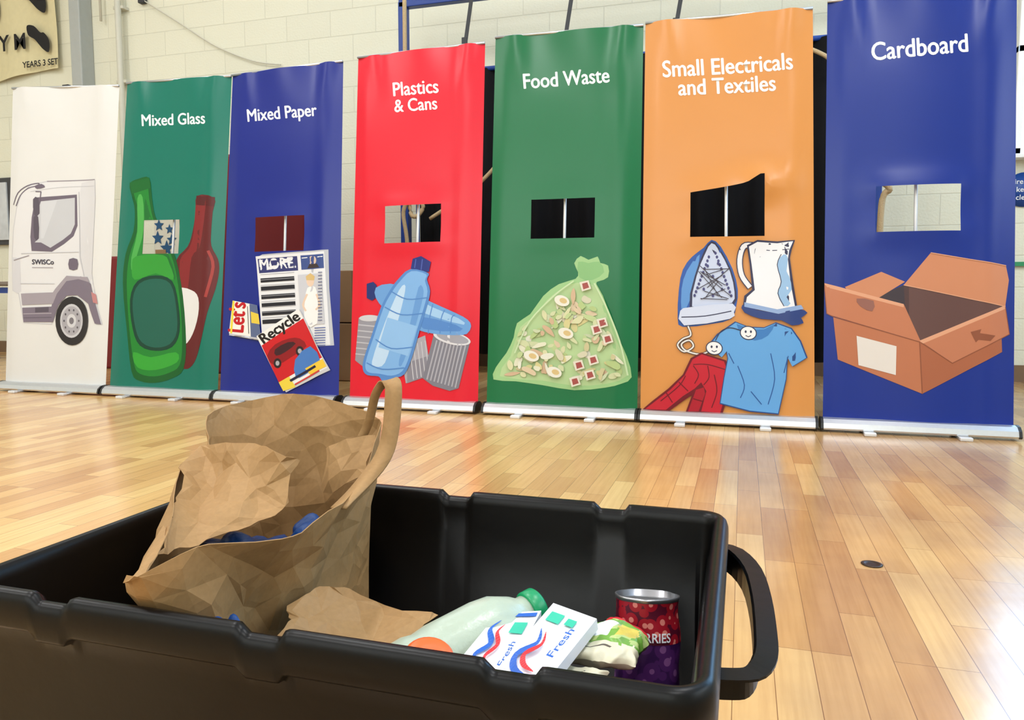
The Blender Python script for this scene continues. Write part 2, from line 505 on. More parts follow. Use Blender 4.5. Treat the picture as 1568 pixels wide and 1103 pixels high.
def draw_glass(a):
    a.text('Mixed Glass', (219, 191), (316, 187.5), WHT, 1.2)
    rb = [(304, 296), (330, 299), (328, 320), (326, 348), (326, 372), (334, 392), (335, 412), (330, 440), (320, 475), (312, 515), (304, 545), (294, 560), (284, 562), (270, 558), (268, 440), (272, 395), (290, 373), (297, 352), (302, 322)]
    a.poly(rb, (96, 28, 30), 3)
    a.poly([(304, 300), (318, 302), (314, 345), (308, 375), (296, 390), (290, 440), (280, 440), (278, 395), (292, 376), (299, 352)], (130, 36, 38), 3)
    a.poly([(303, 296), (331, 298), (330, 312), (303, 310)], (84, 24, 26))
    a.line([(322, 380), (328, 404), (318, 450)], 4, (160, 56, 52), 4)
    a.poly([(276, 442), (296, 440), (307, 452), (307, 478), (298, 508), (286, 524), (278, 510)], (222, 222, 220), 3)
    gb = [(200, 278), (214, 270), (230, 269), (234, 298), (240, 328), (256, 352), (272, 392), (283, 450), (288, 520), (284, 562), (268, 576), (240, 584), (215, 581), (203, 566), (196, 500), (190, 430), (194, 385), (206, 350), (208, 318), (204, 298)]
    a.poly(gb, (14, 90, 36), 3)
    gi = [(206, 282), (226, 277), (230, 302), (237, 332), (252, 358), (268, 396), (278, 452), (282, 520), (278, 556), (262, 568), (238, 574), (216, 570), (207, 555), (200, 500), (196, 430), (200, 388), (211, 352), (213, 318), (208, 298)]
    a.poly(gi, (30, 128, 46), 3)
    a.poly([(224, 300), (232, 325), (250, 362), (266, 400), (270, 424), (248, 400), (234, 365), (224, 335)], (22, 106, 42), 3)
    a.poly([(200, 276), (230, 268), (232, 284), (204, 293)], (20, 100, 40))
    a.poly([(212, 300), (220, 298), (222, 345), (212, 385), (204, 410), (203, 390), (212, 350)], (74, 166, 76), 3)
    a.poly([(210, 388), (252, 386), (262, 400), (268, 424), (240, 414), (208, 424), (204, 404)], (50, 152, 52), 3)
    a.poly([(206, 536), (232, 544), (272, 536), (274, 552), (240, 564), (212, 560)], (52, 160, 52), 3)
    lab = [(212, 426), (240, 417), (266, 426), (276, 462), (278, 504), (266, 528), (240, 534), (216, 526), (205, 500), (201, 455)]
    a.poly(lab, (12, 62, 46), 3)
    lab2 = [(215, 430), (240, 422), (263, 430), (272, 463), (274, 502), (263, 523), (240, 529), (219, 521), (209, 498), (205, 456)]
    a.poly(lab2, (28, 94, 78), 3)

def draw_paper(a):
    a.text('Mixed Paper', (380, 182), (486, 172.5), WHT, 1.2)
    for k in range(4):
        a.poly([(397+k*2, 384-k), (501+k, 373-k*.3), (511-k*1.5, 522-k), (409, 531-k)], (196-14*(k % 2), 200-14*(k % 2), 208-14*(k % 2)))
    a.poly([(393, 384), (498, 375), (506, 521), (404, 530)], (226, 228, 232))
    a.poly([(396, 388), (457, 383), (458, 405), (398, 410)], (52, 56, 110))
    a.text('MORE.', (400, 404.5), (455, 400), (232, 234, 240), 1.15, 0.04)
    a.poly([(462, 382), (497, 379), (498, 401), (463, 404)], (60, 80, 140))
    a.ell((480, 389), 6, 7, (214, 190, 170)); a.poly([(472, 402), (475, 395), (487, 394), (491, 400)], (60, 50, 50))
    a.line([(464, 386), (472, 385)], 1.2, WHT); a.line([(488, 384), (496, 383)], 1.2, WHT)
    for k in range(6):
        y = 418+k*13
        a.poly([(400+k*.6, y), (452+k*.6, y-4), (452.5+k*.6, y+2.6), (400.5+k*.6, y+6.6)], (34, 34, 42))
    for k in range(9):
        y = 414+k*8.5
        a.line([(400+k*.4, y-2), (452+k*.4, y-6)], .7, (170, 172, 180))
    a.poly([(458, 412), (494, 409), (499, 488), (463, 491)], (198, 200, 208))
    a.poly([(470, 440), (476, 430), (485, 431), (489, 450), (488, 488), (468, 489)], (238, 238, 238), 2)
    a.line([(472, 442), (466, 458), (470, 468)], 3, (226, 200, 178), 3); a.line([(487, 442), (492, 458), (486, 466)], 3, (226, 200, 178), 3)
    a.ell((477, 421), 6, 9, (226, 200, 178)); a.poly([(470, 414), (477, 409), (484, 414), (483, 420), (471, 420)], (210, 180, 120))
    for k in range(8):
        y = 497+k*4
        a.line([(462, y), (476, y-1)], 1.2, (120, 120, 130)); a.line([(484, y-2), (500, y-3)], 1.2, (60, 80, 150))
    for k in range(16):
        y = 408+k*5
        a.line([(490, y), (496, y-.5)], 1.2, (90, 95, 130))
    a.poly([(352, 508), (398, 514), (410, 518), (408, 508), (354, 500)], (190, 192, 200))
    a.poly([(358, 453), (396, 460), (402, 512), (352, 505)], (236, 236, 230))
    a.poly([(384, 458), (396, 460), (402, 512), (386, 510)], (90, 104, 140))
    a.poly([(386, 470), (398, 474), (400, 490), (387, 488)], (226, 200, 70))
    a.text("Let's", (374, 503), (378, 457), (190, 24, 34), 1.3, 0.04)
    a.poly([(354, 505), (358, 453), (361, 454), (357, 505)], (240, 214, 60))
    a.line([(381, 462), (383, 505)], 1, (60, 60, 70))
    a.poly([(399, 515), (463, 468), (507, 562), (441, 599)], (198, 198, 200))
    a.poly([(395, 509), (460, 465), (503, 558), (437, 597)], (234, 234, 232))
    a.poly([(403, 524), (467, 480), (496, 542), (430, 583)], (200, 28, 36))
    a.text('Recycle', (407, 521), (463, 481), (28, 24, 26), 1.0, 0.04)
    a.poly([(412, 540), (424, 522), (446, 512), (462, 512), (472, 524), (452, 540), (424, 556)], (140, 20, 28), 2)
    a.poly([(424, 530), (444, 518), (456, 520), (440, 534), (426, 540)], (60, 26, 34), 2)
    a.ell((428, 552), 6, 8, (40, 30, 34)); a.ell((462, 532), 6, 8, (40, 30, 34))
    a.ell((428, 552), 3, 4, (170, 170, 176)); a.ell((462, 532), 3, 4, (170, 170, 176))
    a.poly([(455, 546), (478, 524), (494, 548), (470, 570), (456, 574)], (70, 120, 190), 2)
    a.poly([(430, 583), (446, 573), (456, 590), (437, 597)], (232, 206, 70))
    a.poly([(470, 560), (497, 544), (502, 556), (478, 570)], (236, 196, 60))
    a.line([(448, 580), (486, 556)], 4, (30, 30, 60)); a.line([(455, 586), (492, 563)], 2.5, (200, 60, 60))

def draw_plastics(a):
    a.text('Plastics', (603, 147), (672, 142), WHT, 1.2)
    a.text('& Cans', (605, 171.5), (670, 167), WHT, 1.2)
    CG = (146, 146, 156)
    a.poly([(549, 486), (578, 483), (580, 545), (560, 565), (543, 552)], CG)
    for k in range(6): a.line([(549-k, 497+k*9), (578-k, 500+k*9)], 2, (184, 184, 192))
    a.ell((566, 487), 16, 5, (200, 200, 206))
    a.poly([(612, 530), (652, 514), (662, 575), (622, 588)], (164, 162, 172))
    a.poly([(624, 556), (656, 546), (662, 575), (624, 588)], (134, 132, 144))
    for k in range(5): a.line([(628+k*6, 530-k*2), (634+k*6, 582-k*2)], 1.5, (190, 190, 198))
    a.poly([(666, 510), (720, 526), (704, 596), (690, 600), (664, 592), (648, 580), (652, 566)], (122, 122, 134))
    for k in range(9):
        a.line([(670+k*5.5, 522+k*1.0), (655+k*5.5, 582+k*1.6)], 2.2, (168, 168, 178))
    a.ell((693, 518), 29, 10, (215, 215, 220), 14); a.ell((694, 518), 25, 7.5, (158, 158, 168), 14)
    a.poly([(562, 434), (572, 431), (577, 436), (578, 454), (570, 460), (562, 456)], (26, 42, 110))
    a.poly([(576, 440), (598, 434), (626, 442), (660, 462), (700, 480), (717, 490), (722, 500), (716, 512), (700, 514), (668, 512), (636, 504), (606, 488), (588, 472), (576, 456)], (104, 156, 214), 2)
    a.poly([(600, 444), (626, 450), (662, 470), (704, 488), (712, 498), (668, 486), (620, 466)], (158, 198, 234), 2)
    a.poly([(640, 484), (700, 498), (706, 508), (650, 504)], (80, 132, 200), 2)
    for x in (664, 682, 698): a.line([(x, 466+(x-664)*.5), (x-5, 488), (x-7, 511)], 1.5, (80, 132, 200), 3)
    a.poly([(633, 396), (646, 392), (661, 401), (658, 416), (644, 417), (630, 411)], (26, 42, 120))
    a.line([(638, 397), (636, 410)], 1.5, (70, 90, 170)); a.line([(648, 397), (646, 413)], 1.5, (70, 90, 170))
    bt = [(629, 412), (657, 418), (655, 428), (660, 446), (655, 470), (644, 506), (632, 548), (620, 574), (604, 580), (601, 586), (586, 584), (580, 577), (563, 575), (556, 566), (558, 548), (570, 512), (584, 470), (598, 444), (610, 428)]
    a.poly(bt, (82, 134, 200), 3)
    bt2 = [(631, 415), (654, 420), (652, 430), (656, 446), (651, 469), (640, 505), (628, 546), (617, 569), (600, 576), (582, 573), (566, 571), (560, 564), (562, 548), (574, 512), (588, 471), (601, 447), (613, 431)]
    a.poly(bt2, (124, 174, 226), 3)
    a.poly([(612, 444), (622, 438), (616, 470), (604, 512), (590, 556), (576, 562), (570, 554), (590, 494)], (186, 214, 240), 3)
    a.poly([(642, 440), (650, 446), (644, 476), (630, 524), (616, 560), (612, 552), (628, 500)], (100, 152, 212), 3)
    a.poly([(594, 486), (640, 500), (626, 546), (580, 532)], (140, 186, 232))
    for q in (((600, 446), (624, 458), (656, 456)), ((590, 470), (616, 482), (650, 480)), ((576, 520), (600, 534), (634, 532)), ((562, 556), (586, 566), (620, 564))):
        a.line(q, 1.8, (80, 132, 198), 4)

def draw_food(a):
    a.text('Food Waste', (803, 135), (934, 126), WHT, 1.2)
    bag = [(880, 402), (890, 391), (902, 397), (916, 392), (920, 402), (932, 406), (932, 424), (918, 430), (914, 434), (924, 452), (936, 486), (948, 518), (960, 546), (967, 578), (952, 588), (928, 594), (880, 598), (830, 590), (790, 584), (756, 581), (760, 562), (776, 540), (787, 516), (792, 494), (812, 480), (832, 452), (856, 434), (882, 426), (886, 416)]
    a.poly(bag, (156, 198, 136), 2)
    inner = [(862, 440), (884, 432), (910, 436), (922, 456), (932, 490), (944, 520), (956, 548), (960, 576), (930, 588), (880, 591), (830, 583), (766, 576), (782, 545), (797, 500), (816, 486), (838, 458)]
    a.poly(inner, (178, 206, 150), 2)
    a.poly([(886, 400), (902, 402), (918, 400), (926, 416), (908, 428), (888, 424)], (134, 184, 120), 2)
    rnd = random.Random(3)
    def inside(p):
        x, y = p; c = False; n = len(inner); j = n-1
        for i in range(n):
            xi, yi = inner[i]; xj, yj = inner[j]
            if (yi > y) != (yj > y) and x < (xj-xi)*(y-yi)/(yj-yi)+xi: c = not c
            j = i
        return c
    cols = [(222, 222, 196), (212, 212, 168), (208, 204, 176), (198, 190, 146), (214, 194, 162), (204, 174, 142), (176, 196, 132), (224, 224, 206), (204, 210, 166), (210, 202, 144), (186, 204, 146), (196, 206, 170)]
    n = 0
    while n < 150:
        p = (rnd.uniform(762, 962), rnd.uniform(434, 590))
        if not inside(p): continue
        n += 1
        rx = rnd.uniform(4, 14); ry = rnd.uniform(2.5, 6); rot = rnd.uniform(0, 180)
        pts = []
        m = 8
        for k in range(m):
            t = 2*math.pi*k/m; r = rnd.uniform(.7, 1.15)
            x = rx*r*math.cos(t); y = ry*r*math.sin(t); c_, s_ = math.cos(math.radians(rot)), math.sin(math.radians(rot))
            pts.append((p[0]+x*c_-y*s_, p[1]+x*s_+y*c_))
        if all(inside(q) for q in pts):
            a.poly(pts, rnd.choice(cols), 2)
    for (x, y) in ((915, 505), (932, 520), (888, 560), (905, 575), (898, 438), (882, 585), (924, 495), (910, 552)):
        a.poly([(x-9, y-6), (x+5, y-9), (x+9, y+4), (x-5, y+8)], (222, 216, 200))
        a.poly([(x-5, y-4), (x+3, y-6), (x+6, y+2), (x-3, y+5)], (160, 76, 72))
    for (x, y) in ((862, 460), (850, 570), (815, 545), (868, 510)):
        a.ell((x, y), 12, 8, (228, 226, 212), 20); a.ell((x+2, y), 6, 4, (212, 186, 130), 20)
    a.line([(912, 434), (930, 470), (950, 522), (962, 575)], 2.5, (196, 218, 172), 4)
    a.line([(880, 430), (850, 452), (812, 492), (790, 540)], 2.0, (196, 218, 172), 4)

def draw_elec(a):
    a.text('Small Electricals', (1016, 117), (1214, 104.5), WHT, 1.12)
    a.text('and Textiles', (1040, 144), (1188, 136), WHT, 1.12)
    DK = (50, 50, 80)
    ir = [(1078, 376), (1090, 364), (1104, 374), (1122, 408), (1130, 440), (1128, 464), (1120, 486), (1090, 494), (1046, 499), (1038, 486), (1040, 440), (1046, 410), (1060, 390)]
    a.poly(ir, (44, 86, 164), 2)
    a.poly([(1052, 412), (1072, 386), (1062, 440), (1052, 468), (1044, 476), (1044, 440)], (92, 146, 208), 2)
    a.poly([(1090, 366), (1102, 376), (1120, 410), (1128, 444), (1124, 464), (1092, 468), (1056, 470), (1064, 420), (1078, 382)], DK, 2)
    a.poly([(1090, 369), (1101, 379), (1118, 412), (1125, 444), (1121, 461), (1092, 465), (1060, 467), (1067, 420), (1080, 385)], (198, 208, 232), 2)
    rnd = random.Random(5)
    for k in range(12):
        t = k/11
        for sx in (-1, 1):
            a.ell((1092+sx*(4+24*t), 384+t*66), 2, 2.6, (70, 70, 120), n=8)
    for (x, y) in ((1084, 404), (1100, 400), (1092, 420), (1078, 440), (1106, 440), (1092, 450)):
        a.ell((x, y), 2, 2.6, (70, 70, 120), n=8)
    for k in range(13):
        a.line([(rnd.uniform(1070, 1084), rnd.uniform(400, 458)), (rnd.uniform(1100, 1120), rnd.uniform(400, 458))], 1.1, (60, 50, 60))
    a.poly([(1042, 474), (1060, 468), (1122, 462), (1124, 476), (1118, 486), (1048, 497)], (206, 214, 234), 2)
    a.line([(1044, 484), (1080, 482), (1120, 474)], 1.6, DK, 3)
    cord = [(1054, 498), (1058, 512), (1046, 518), (1038, 528), (1048, 538), (1062, 530), (1056, 520), (1044, 526), (1050, 536), (1072, 542), (1088, 536)]
    a.line(cord, 4.2, (70, 60, 60), 4)
    a.line(cord, 2.2, (230, 226, 220), 4)
    a.line([(1152, 372), (1139, 374), (1133, 394), (1136, 418), (1148, 436)], 10, DK, 4)
    a.line([(1152, 372), (1139, 374), (1133, 394), (1136, 418), (1148, 436)], 7, (234, 234, 238), 4)
    ket = [(1144, 372), (1160, 364), (1190, 366), (1217, 364), (1212, 378), (1209, 392), (1214, 430), (1221, 472), (1190, 476), (1138, 466), (1140, 450), (1152, 440), (1148, 400)]
    a.poly(ket, DK)
    a.poly([(1147, 374), (1160, 367), (1190, 369), (1214, 366), (1208, 380), (1206, 394), (1210, 430), (1217, 468), (1190, 472), (1142, 463), (1144, 452), (1156, 441), (1151, 400)], (234, 235, 240))
    a.line([(1147, 376), (1180, 380), (1208, 378)], 1.2, DK, 3)
    a.poly([(1190, 400), (1200, 386), (1206, 392), (1204, 412), (1208, 420), (1212, 440), (1204, 452), (1210, 462), (1200, 466), (1190, 446), (1196, 430)], (150, 188, 226), 2)
    a.line([(1196, 386), (1190, 402), (1196, 428), (1191, 446), (1200, 466)], 1.2, DK, 3)
    a.poly([(1137, 464), (1160, 472), (1192, 476), (1222, 470), (1236, 476), (1226, 484), (1230, 492), (1212, 496), (1196, 488), (1166, 486), (1140, 476)], (44, 64, 124), 2)
    a.poly([(1140, 460), (1190, 471), (1226, 464), (1230, 470), (1192, 478), (1140, 467)], (144, 170, 212))
    # trousers: waistband by the shirt, one leg lying down-left, one leg down
    tr = [(1058, 548), (1074, 539), (1112, 551), (1120, 574), (1116, 604), (1106, 637), (1050, 634), (1060, 606), (1046, 616), (1022, 634), (982, 631), (998, 617), (1024, 596), (1046, 574)]
    a.poly(tr, (108, 16, 30))
    a.poly([(1061, 550), (1075, 542), (1109, 553), (1116, 574), (1112, 602), (1103, 634), (1074, 632), (1082, 600), (1074, 586), (1064, 596), (1046, 608), (1020, 630), (988, 629), (1002, 618), (1027, 598), (1049, 575)], (192, 30, 48))
    a.poly([(1066, 598), (1078, 594), (1080, 604), (1070, 632), (1054, 632)], (170, 24, 42))
    for q in (((1062, 558), (1084, 558), (1112, 566)), ((1062, 560), (1070, 574), (1064, 588)), ((1084, 560), (1086, 578), (1078, 590)), ((1094, 574), (1098, 600), (1090, 626)), ((1040, 586), (1054, 600)), ((1020, 602), (1030, 618)), ((1050, 576), (1040, 592), (1012, 616)), ((1062, 612), (1076, 616))):
        a.line(q, 1.6, (112, 14, 30), 4)
    ts = [(1112, 500), (1126, 490), (1146, 498), (1170, 499), (1188, 491), (1212, 500), (1226, 520), (1236, 546), (1214, 560), (1206, 544), (1204, 580), (1192, 636), (1148, 632), (1102, 620), (1108, 580), (1114, 548), (1112, 536), (1104, 546), (1084, 528), (1098, 510)]
    a.poly(ts, (38, 72, 130))
    cx, cy = 1158, 560
    a.poly([(cx+(x-cx)*.972, cy+(y-cy)*.975) for x, y in ts], (98, 162, 220))
    a.poly([(1128, 494), (1146, 501), (1170, 502), (1186, 494), (1176, 512), (1156, 520), (1138, 512)], (60, 122, 188), 2)
    for q in (((1206, 545), (1200, 570)), ((1130, 560), (1140, 590), (1134, 610)), ((1180, 540), (1186, 580), (1176, 620)), ((1116, 540), (1124, 556)), ((1150, 600), (1166, 620))):
        a.line(q, 1.4, (38, 82, 150), 4)
    for (x, y) in ((1146, 508), (1094, 532)):
        a.ell((x, y), 13, 11, DK, 10); a.ell((x, y), 11.5, 9.5, (236, 236, 236), 10)
        a.ell((x-4, y-2), 1.6, 2.2, DK, n=8); a.ell((x+4, y-2), 1.6, 2.2, DK, n=8); a.line([(x-4, y+4), (x, y+6), (x+4, y+4)], 1.2, DK)
    a.line([(1096, 520), (1104, 506), (1118, 500), (1134, 504)], 1.4, DK, 4)

def draw_card(a):
    a.text('Cardboard', (1336, 94.5), (1482, 86), WHT, 1.15)
    A = (202, 134, 98); B = (186, 114, 80); C = (168, 98, 68); I = (98, 68, 64); DKI = (58, 48, 56); ED = (140, 80, 56)
    HL = (220, 160, 126)
    a.poly([(1384, 437), (1425, 389), (1541, 410), (1546, 432), (1540, 472)], A)
    a.poly([(1384, 437), (1540, 472), (1478, 498), (1408, 524), (1340, 458)], I)
    a.poly([(1340, 455), (1384, 437), (1388, 470), (1384, 476)], DKI)
    a.poly([(1384, 437), (1392, 440), (1392, 486), (1386, 470)], (78, 54, 54))
    a.poly([(1294, 438), (1350, 416), (1386, 432), (1342, 458), (1300, 446)], A)
    a.poly([(1276, 484), (1408, 524), (1412, 603), (1283, 549)], B)
    a.poly([(1408, 522), (1456, 556), (1534, 518), (1535, 541), (1412, 603)], C)
    a.poly([(1262, 431), (1384, 466), (1410, 524), (1276, 482), (1266, 478)], (192, 120, 86))
    a.poly([(1262, 431), (1384, 466), (1384, 471), (1263, 437)], HL)
    a.poly([(1408, 522), (1540, 470), (1547, 514), (1458, 557)], (190, 120, 88))
    a.poly([(1408, 522), (1540, 470), (1541, 475), (1412, 527)], HL)
    a.line([(1408, 524), (1412, 603)], 1.5, ED); a.line([(1540, 472), (1547, 514), (1458, 557), (1410, 525)], 1.2, ED)
    a.line([(1262, 431), (1266, 478), (1276, 483), (1408, 524)], 1.2, ED)
    a.line([(1384, 437), (1540, 472)], 1.2, HL)
    a.poly([(1312, 513), (1373, 530), (1372, 574), (1315, 558)], (224, 216, 208))
    a.poly([(1486, 510), (1502, 506), (1500, 512), (1524, 516), (1516, 524), (1498, 522), (1494, 526)], ED, 0)
    a.poly([(1312, 456), (1338, 460), (1336, 476), (1318, 468)], (146, 96, 84), 2)
    a.line([(1425, 389), (1541, 410)], 1.2, HL)

DEF = [
    ([(18, 135), (181, 131), (161, 589), (8, 583)], (-4.623, -3.799, -4.632, -3.763), (222, 222, 219), None, draw_truck, (-4.64, -3.79), (0.004, .1, 1.0), (1.977, 1.925), 0, 0),
    ([(193, 127), (353, 116), (332, 596), (168, 589)], (-3.763, -2.969, -3.702, -2.936), (2, 112, 94), [(221, 333), (277, 332), (276, 386), (221, 382)], draw_glass, (-3.78, -2.965), (0.004, .3, 1.2), (1.936, 1.917), .004, 0),
    ([(354, 115), (524, 93), (517, 604), (335, 598)], (-2.954, -2.162, -2.93, -2.193), (14, 34, 132), [(391, 324), (467, 321), (467, 377), (393, 374)], draw_paper, (-2.962, -2.15), (0.005, .6, 1.0), (1.92, 1.938), .008, 0),
    ([(547, 88), (742, 65), (731, 618), (534, 608)], (-2.092, -1.329, -2.098, -1.345), (220, 14, 42), [(589, 315), (676, 312), (676, 370), (591, 372)], draw_plastics, (-2.108, -1.322), (0.006, .55, .9), (1.948, 1.958), .010, 0),
    ([(758, 57), (985, 38), (975, 628), (745, 617)], (-1.278, -.488, -1.286, -.509), (4, 106, 60), [(813, 304), (912, 302), (911, 365), (814, 362)], draw_food, (-1.289, -.482), (0.007, .35, 1.1), (1.979, 1.965), .004, 0),
    ([(988, 35), (1245, 12), (1247, 640), (980, 630)], (-.472, .334, -.499, .279), (214, 144, 74), [(1057, 293), (1172, 286), (1170, 359), (1058, 358)], draw_elec, (-.478, .346), (0.005, .2, 1.0), (1.973, 1.962), .012, 1),
    ([(1267, 2), (1558, -14), (1554, 654), (1260, 638)], (.370, 1.143, .342, 1.11), (8, 42, 136), [(1341, 288), (1471, 284), (1470, 355), (1341, 357)], draw_card, (.356, 1.155), (0.007, .5, 1.3), (1.985, 1.975), .014, 0),
]
for q, w, rgb, hole, dr, base, rip, zt, bu, pk in DEF:
    make_banner(q, w, rgb, hole, dr, base, rip, zt, bu, pk)

# ------------------------------------------------------------------ crate
M_blk = mat('black_recycled_plastic', (4, 4, 5), 0.34, spec=.22, noise_amt=0.2, noise_scale=30, bump=0.04)
CR = (-0.632, -0.008, 0.442, 0.848)
def crate():
    cx0, cx1, cy0, cy1 = CR; R = 0.030
    path = []
    def seg(p, q, nrm, step=0.004):
        n = max(2, int((Vector(q)-Vector(p)).length/step))
        for k in range(n):
            path.append((Vector(p).lerp(Vector(q), k/n), Vector(nrm)))
    def arc(c, a0, a1, n=10):
        for k in range(n):
            a = math.radians(a0+(a1-a0)*k/n)
            d = Vector((math.cos(a), math.sin(a)))
            path.append((Vector(c)+d*R, -d))
    seg((cx0+R, cy0), (cx1-R, cy0), (0, 1)); arc((cx1-R, cy0+R), -90, 0)
    seg((cx1, cy0+R), (cx1, cy1-R), (-1, 0), .02); arc((cx1-R, cy1-R), 0, 90)
    seg((cx1-R, cy1), (cx0+R, cy1), (0, -1)); arc((cx0+R, cy1-R), 90, 180)
    seg((cx0, cy1-R), (cx0, cy0+R), (1, 0), .02); arc((cx0+R, cy0+R), 180, 270)
    def notch(p):
        if abs(p.y-cy0) > 0.002 and abs(p.y-cy1) > 0.002: return 0
        r = 0
        for x in (-0.520, -0.325, -0.137):
            d = abs(p.x-x)
            t = min(1, max(0, (0.020-d)/0.006)); r = max(r, t*t*(3-2*t))
        return r*0.007
    prof = [(.036, .19), (.021, .345), (.018, .355), (.0165, .378), (.0145, .386), (.011, .390), (.006, .391), (.0025, .388), (.0004, .382), (0, .374), (0, .362), (.002, .359), (.009, .358), (.0115, .355), (.013, .340), (.016, .33), (.020, .26), (.034, .02), (.038, .004), (.047, .0)]
    vs = []; fs = []; K = len(prof)
    for p, n in path:
        nt_ = notch(p)
        for o, z in prof:
            zz = z-(nt_ if z > .353 else 0)
            q = p+n*o
            vs.append((q.x, q.y, zz))
    N = len(path)
    for i in range(N):
        j = (i+1) % N
        for k in range(K-1):
            fs.append((i*K+k, i*K+k+1, j*K+k+1, j*K+k))
    fs.append(tuple(i*K for i in range(N)))
    fs.append(tuple(reversed([i*K+K-1 for i in range(N)])))
    mb = MB(); mb.add(vs, fs, M_blk, True)
    hp = [(-.022, .815, .350), (-.004, .805, .350), (.012, .765, .347), (.019, .70, .345), (.021, .63, .343), (.020, .592, .341), (.013, .570, .339), (.001, .562, .339), (-.022, .558, .339)]
    hp = catmull(hp, 3)
    mb.tube(hp, 1.0, M_blk, sect=[(.0055, -.012), (.0055, .010), (.0035, .012), (-.013, .011), (-.013, .009), (.001, .007), (.001, -.012)], smooth=False)
    return mb.build('black_recycling_crate')
crate()

# ------------------------------------------------------------------ paper bag
def kraft(name, rgb):
    m = bpy.data.materials.new(name); m.use_nodes = True
    nt = m.node_tree; N = nt.nodes; L = nt.links; b = N['Principled BSDF']
    g = N.new('ShaderNodeNewGeometry')
    ns = N.new('ShaderNodeTexNoise'); ns.inputs['Scale'].default_value = 220; ns.inputs['Detail'].default_value = 3
    L.new(g.outputs['Position'], ns.inputs['Vector'])
    r = N.new('ShaderNodeValToRGB'); c = lin(rgb)
    r.color_ramp.elements[0].position = .3; r.color_ramp.elements[0].color = tuple(x*.88 for x in c[:3])+(1,)
    r.color_ramp.elements[1].position = .7; r.color_ramp.elements[1].color = c
    L.new(ns.outputs['Fac'], r.inputs['Fac']); L.new(r.outputs['Color'], b.inputs['Base Color'])
    wn = N.new('ShaderNodeTexVoronoi'); wn.feature = 'F1'; wn.inputs['Scale'].default_value = 26
    w2 = N.new('ShaderNodeTexNoise'); w2.inputs['Scale'].default_value = 12; w2.inputs['Detail'].default_value = 2
    L.new(g.outputs['Position'], w2.inputs['Vector'])
    mx = N.new('ShaderNodeMix'); mx.data_type = 'RGBA'; mx.inputs['Factor'].default_value = .12
    L.new(g.outputs['Position'], mx.inputs['A']); L.new(w2.outputs['Color'], mx.inputs['B'])
    L.new(mx.outputs['Result'], wn.inputs['Vector'])
    bp = N.new('ShaderNodeBump'); bp.inputs['Strength'].default_value = .25; bp.inputs['Distance'].default_value = .01
    L.new(wn.outputs['Distance'], bp.inputs['Height']); L.new(bp.outputs['Normal'], b.inputs['Normal'])
    b.inputs['Roughness'].default_value = .62; b.inputs['Specular IOR Level'].default_value = .3
    return m
M_kraft = kraft('kraft_paper', (162, 126, 82))

def crumple(p, amp=.006, sc=14):
    v = noise.noise_vector(Vector(p)*sc)
    w = noise.noise_vector(Vector(p)*sc*2.3+Vector((3, 1, 7)))
    r = Vector((abs(v.x)-.25, abs(v.y)-.25, v.z*.5))
    s_ = Vector((abs(w.x)-.2, abs(w.y)-.2, w.z*.5))
    return Vector(p)+r*amp*1.6+s_*amp*.6

def loft(mb, rings, m, closed=True, amp=.006, rows=6, sc=14, smooth=False):
    K = len(rings[0]); R = len(rings)
    cols = [catmull([rings[r][k] for r in range(R)], rows) for k in range(K)]
    nr = len(cols[0]); vs = []
    for i in range(nr):
        for k in range(K): vs.append(crumple(cols[k][i], amp, sc))
    fs = []
    for i in range(nr-1):
        for k in range(K if closed else K-1):
            l = (k+1) % K
            fs.append((i*K+k, i*K+l, (i+1)*K+l, (i+1)*K+k))
    mb.add(vs, fs, m, smooth)

def facet(o, ratio, th=.0008):
    d = o.modifiers.new('folds', 'DECIMATE'); d.ratio = ratio
    so = o.modifiers.new('thick', 'SOLIDIFY'); so.thickness = th

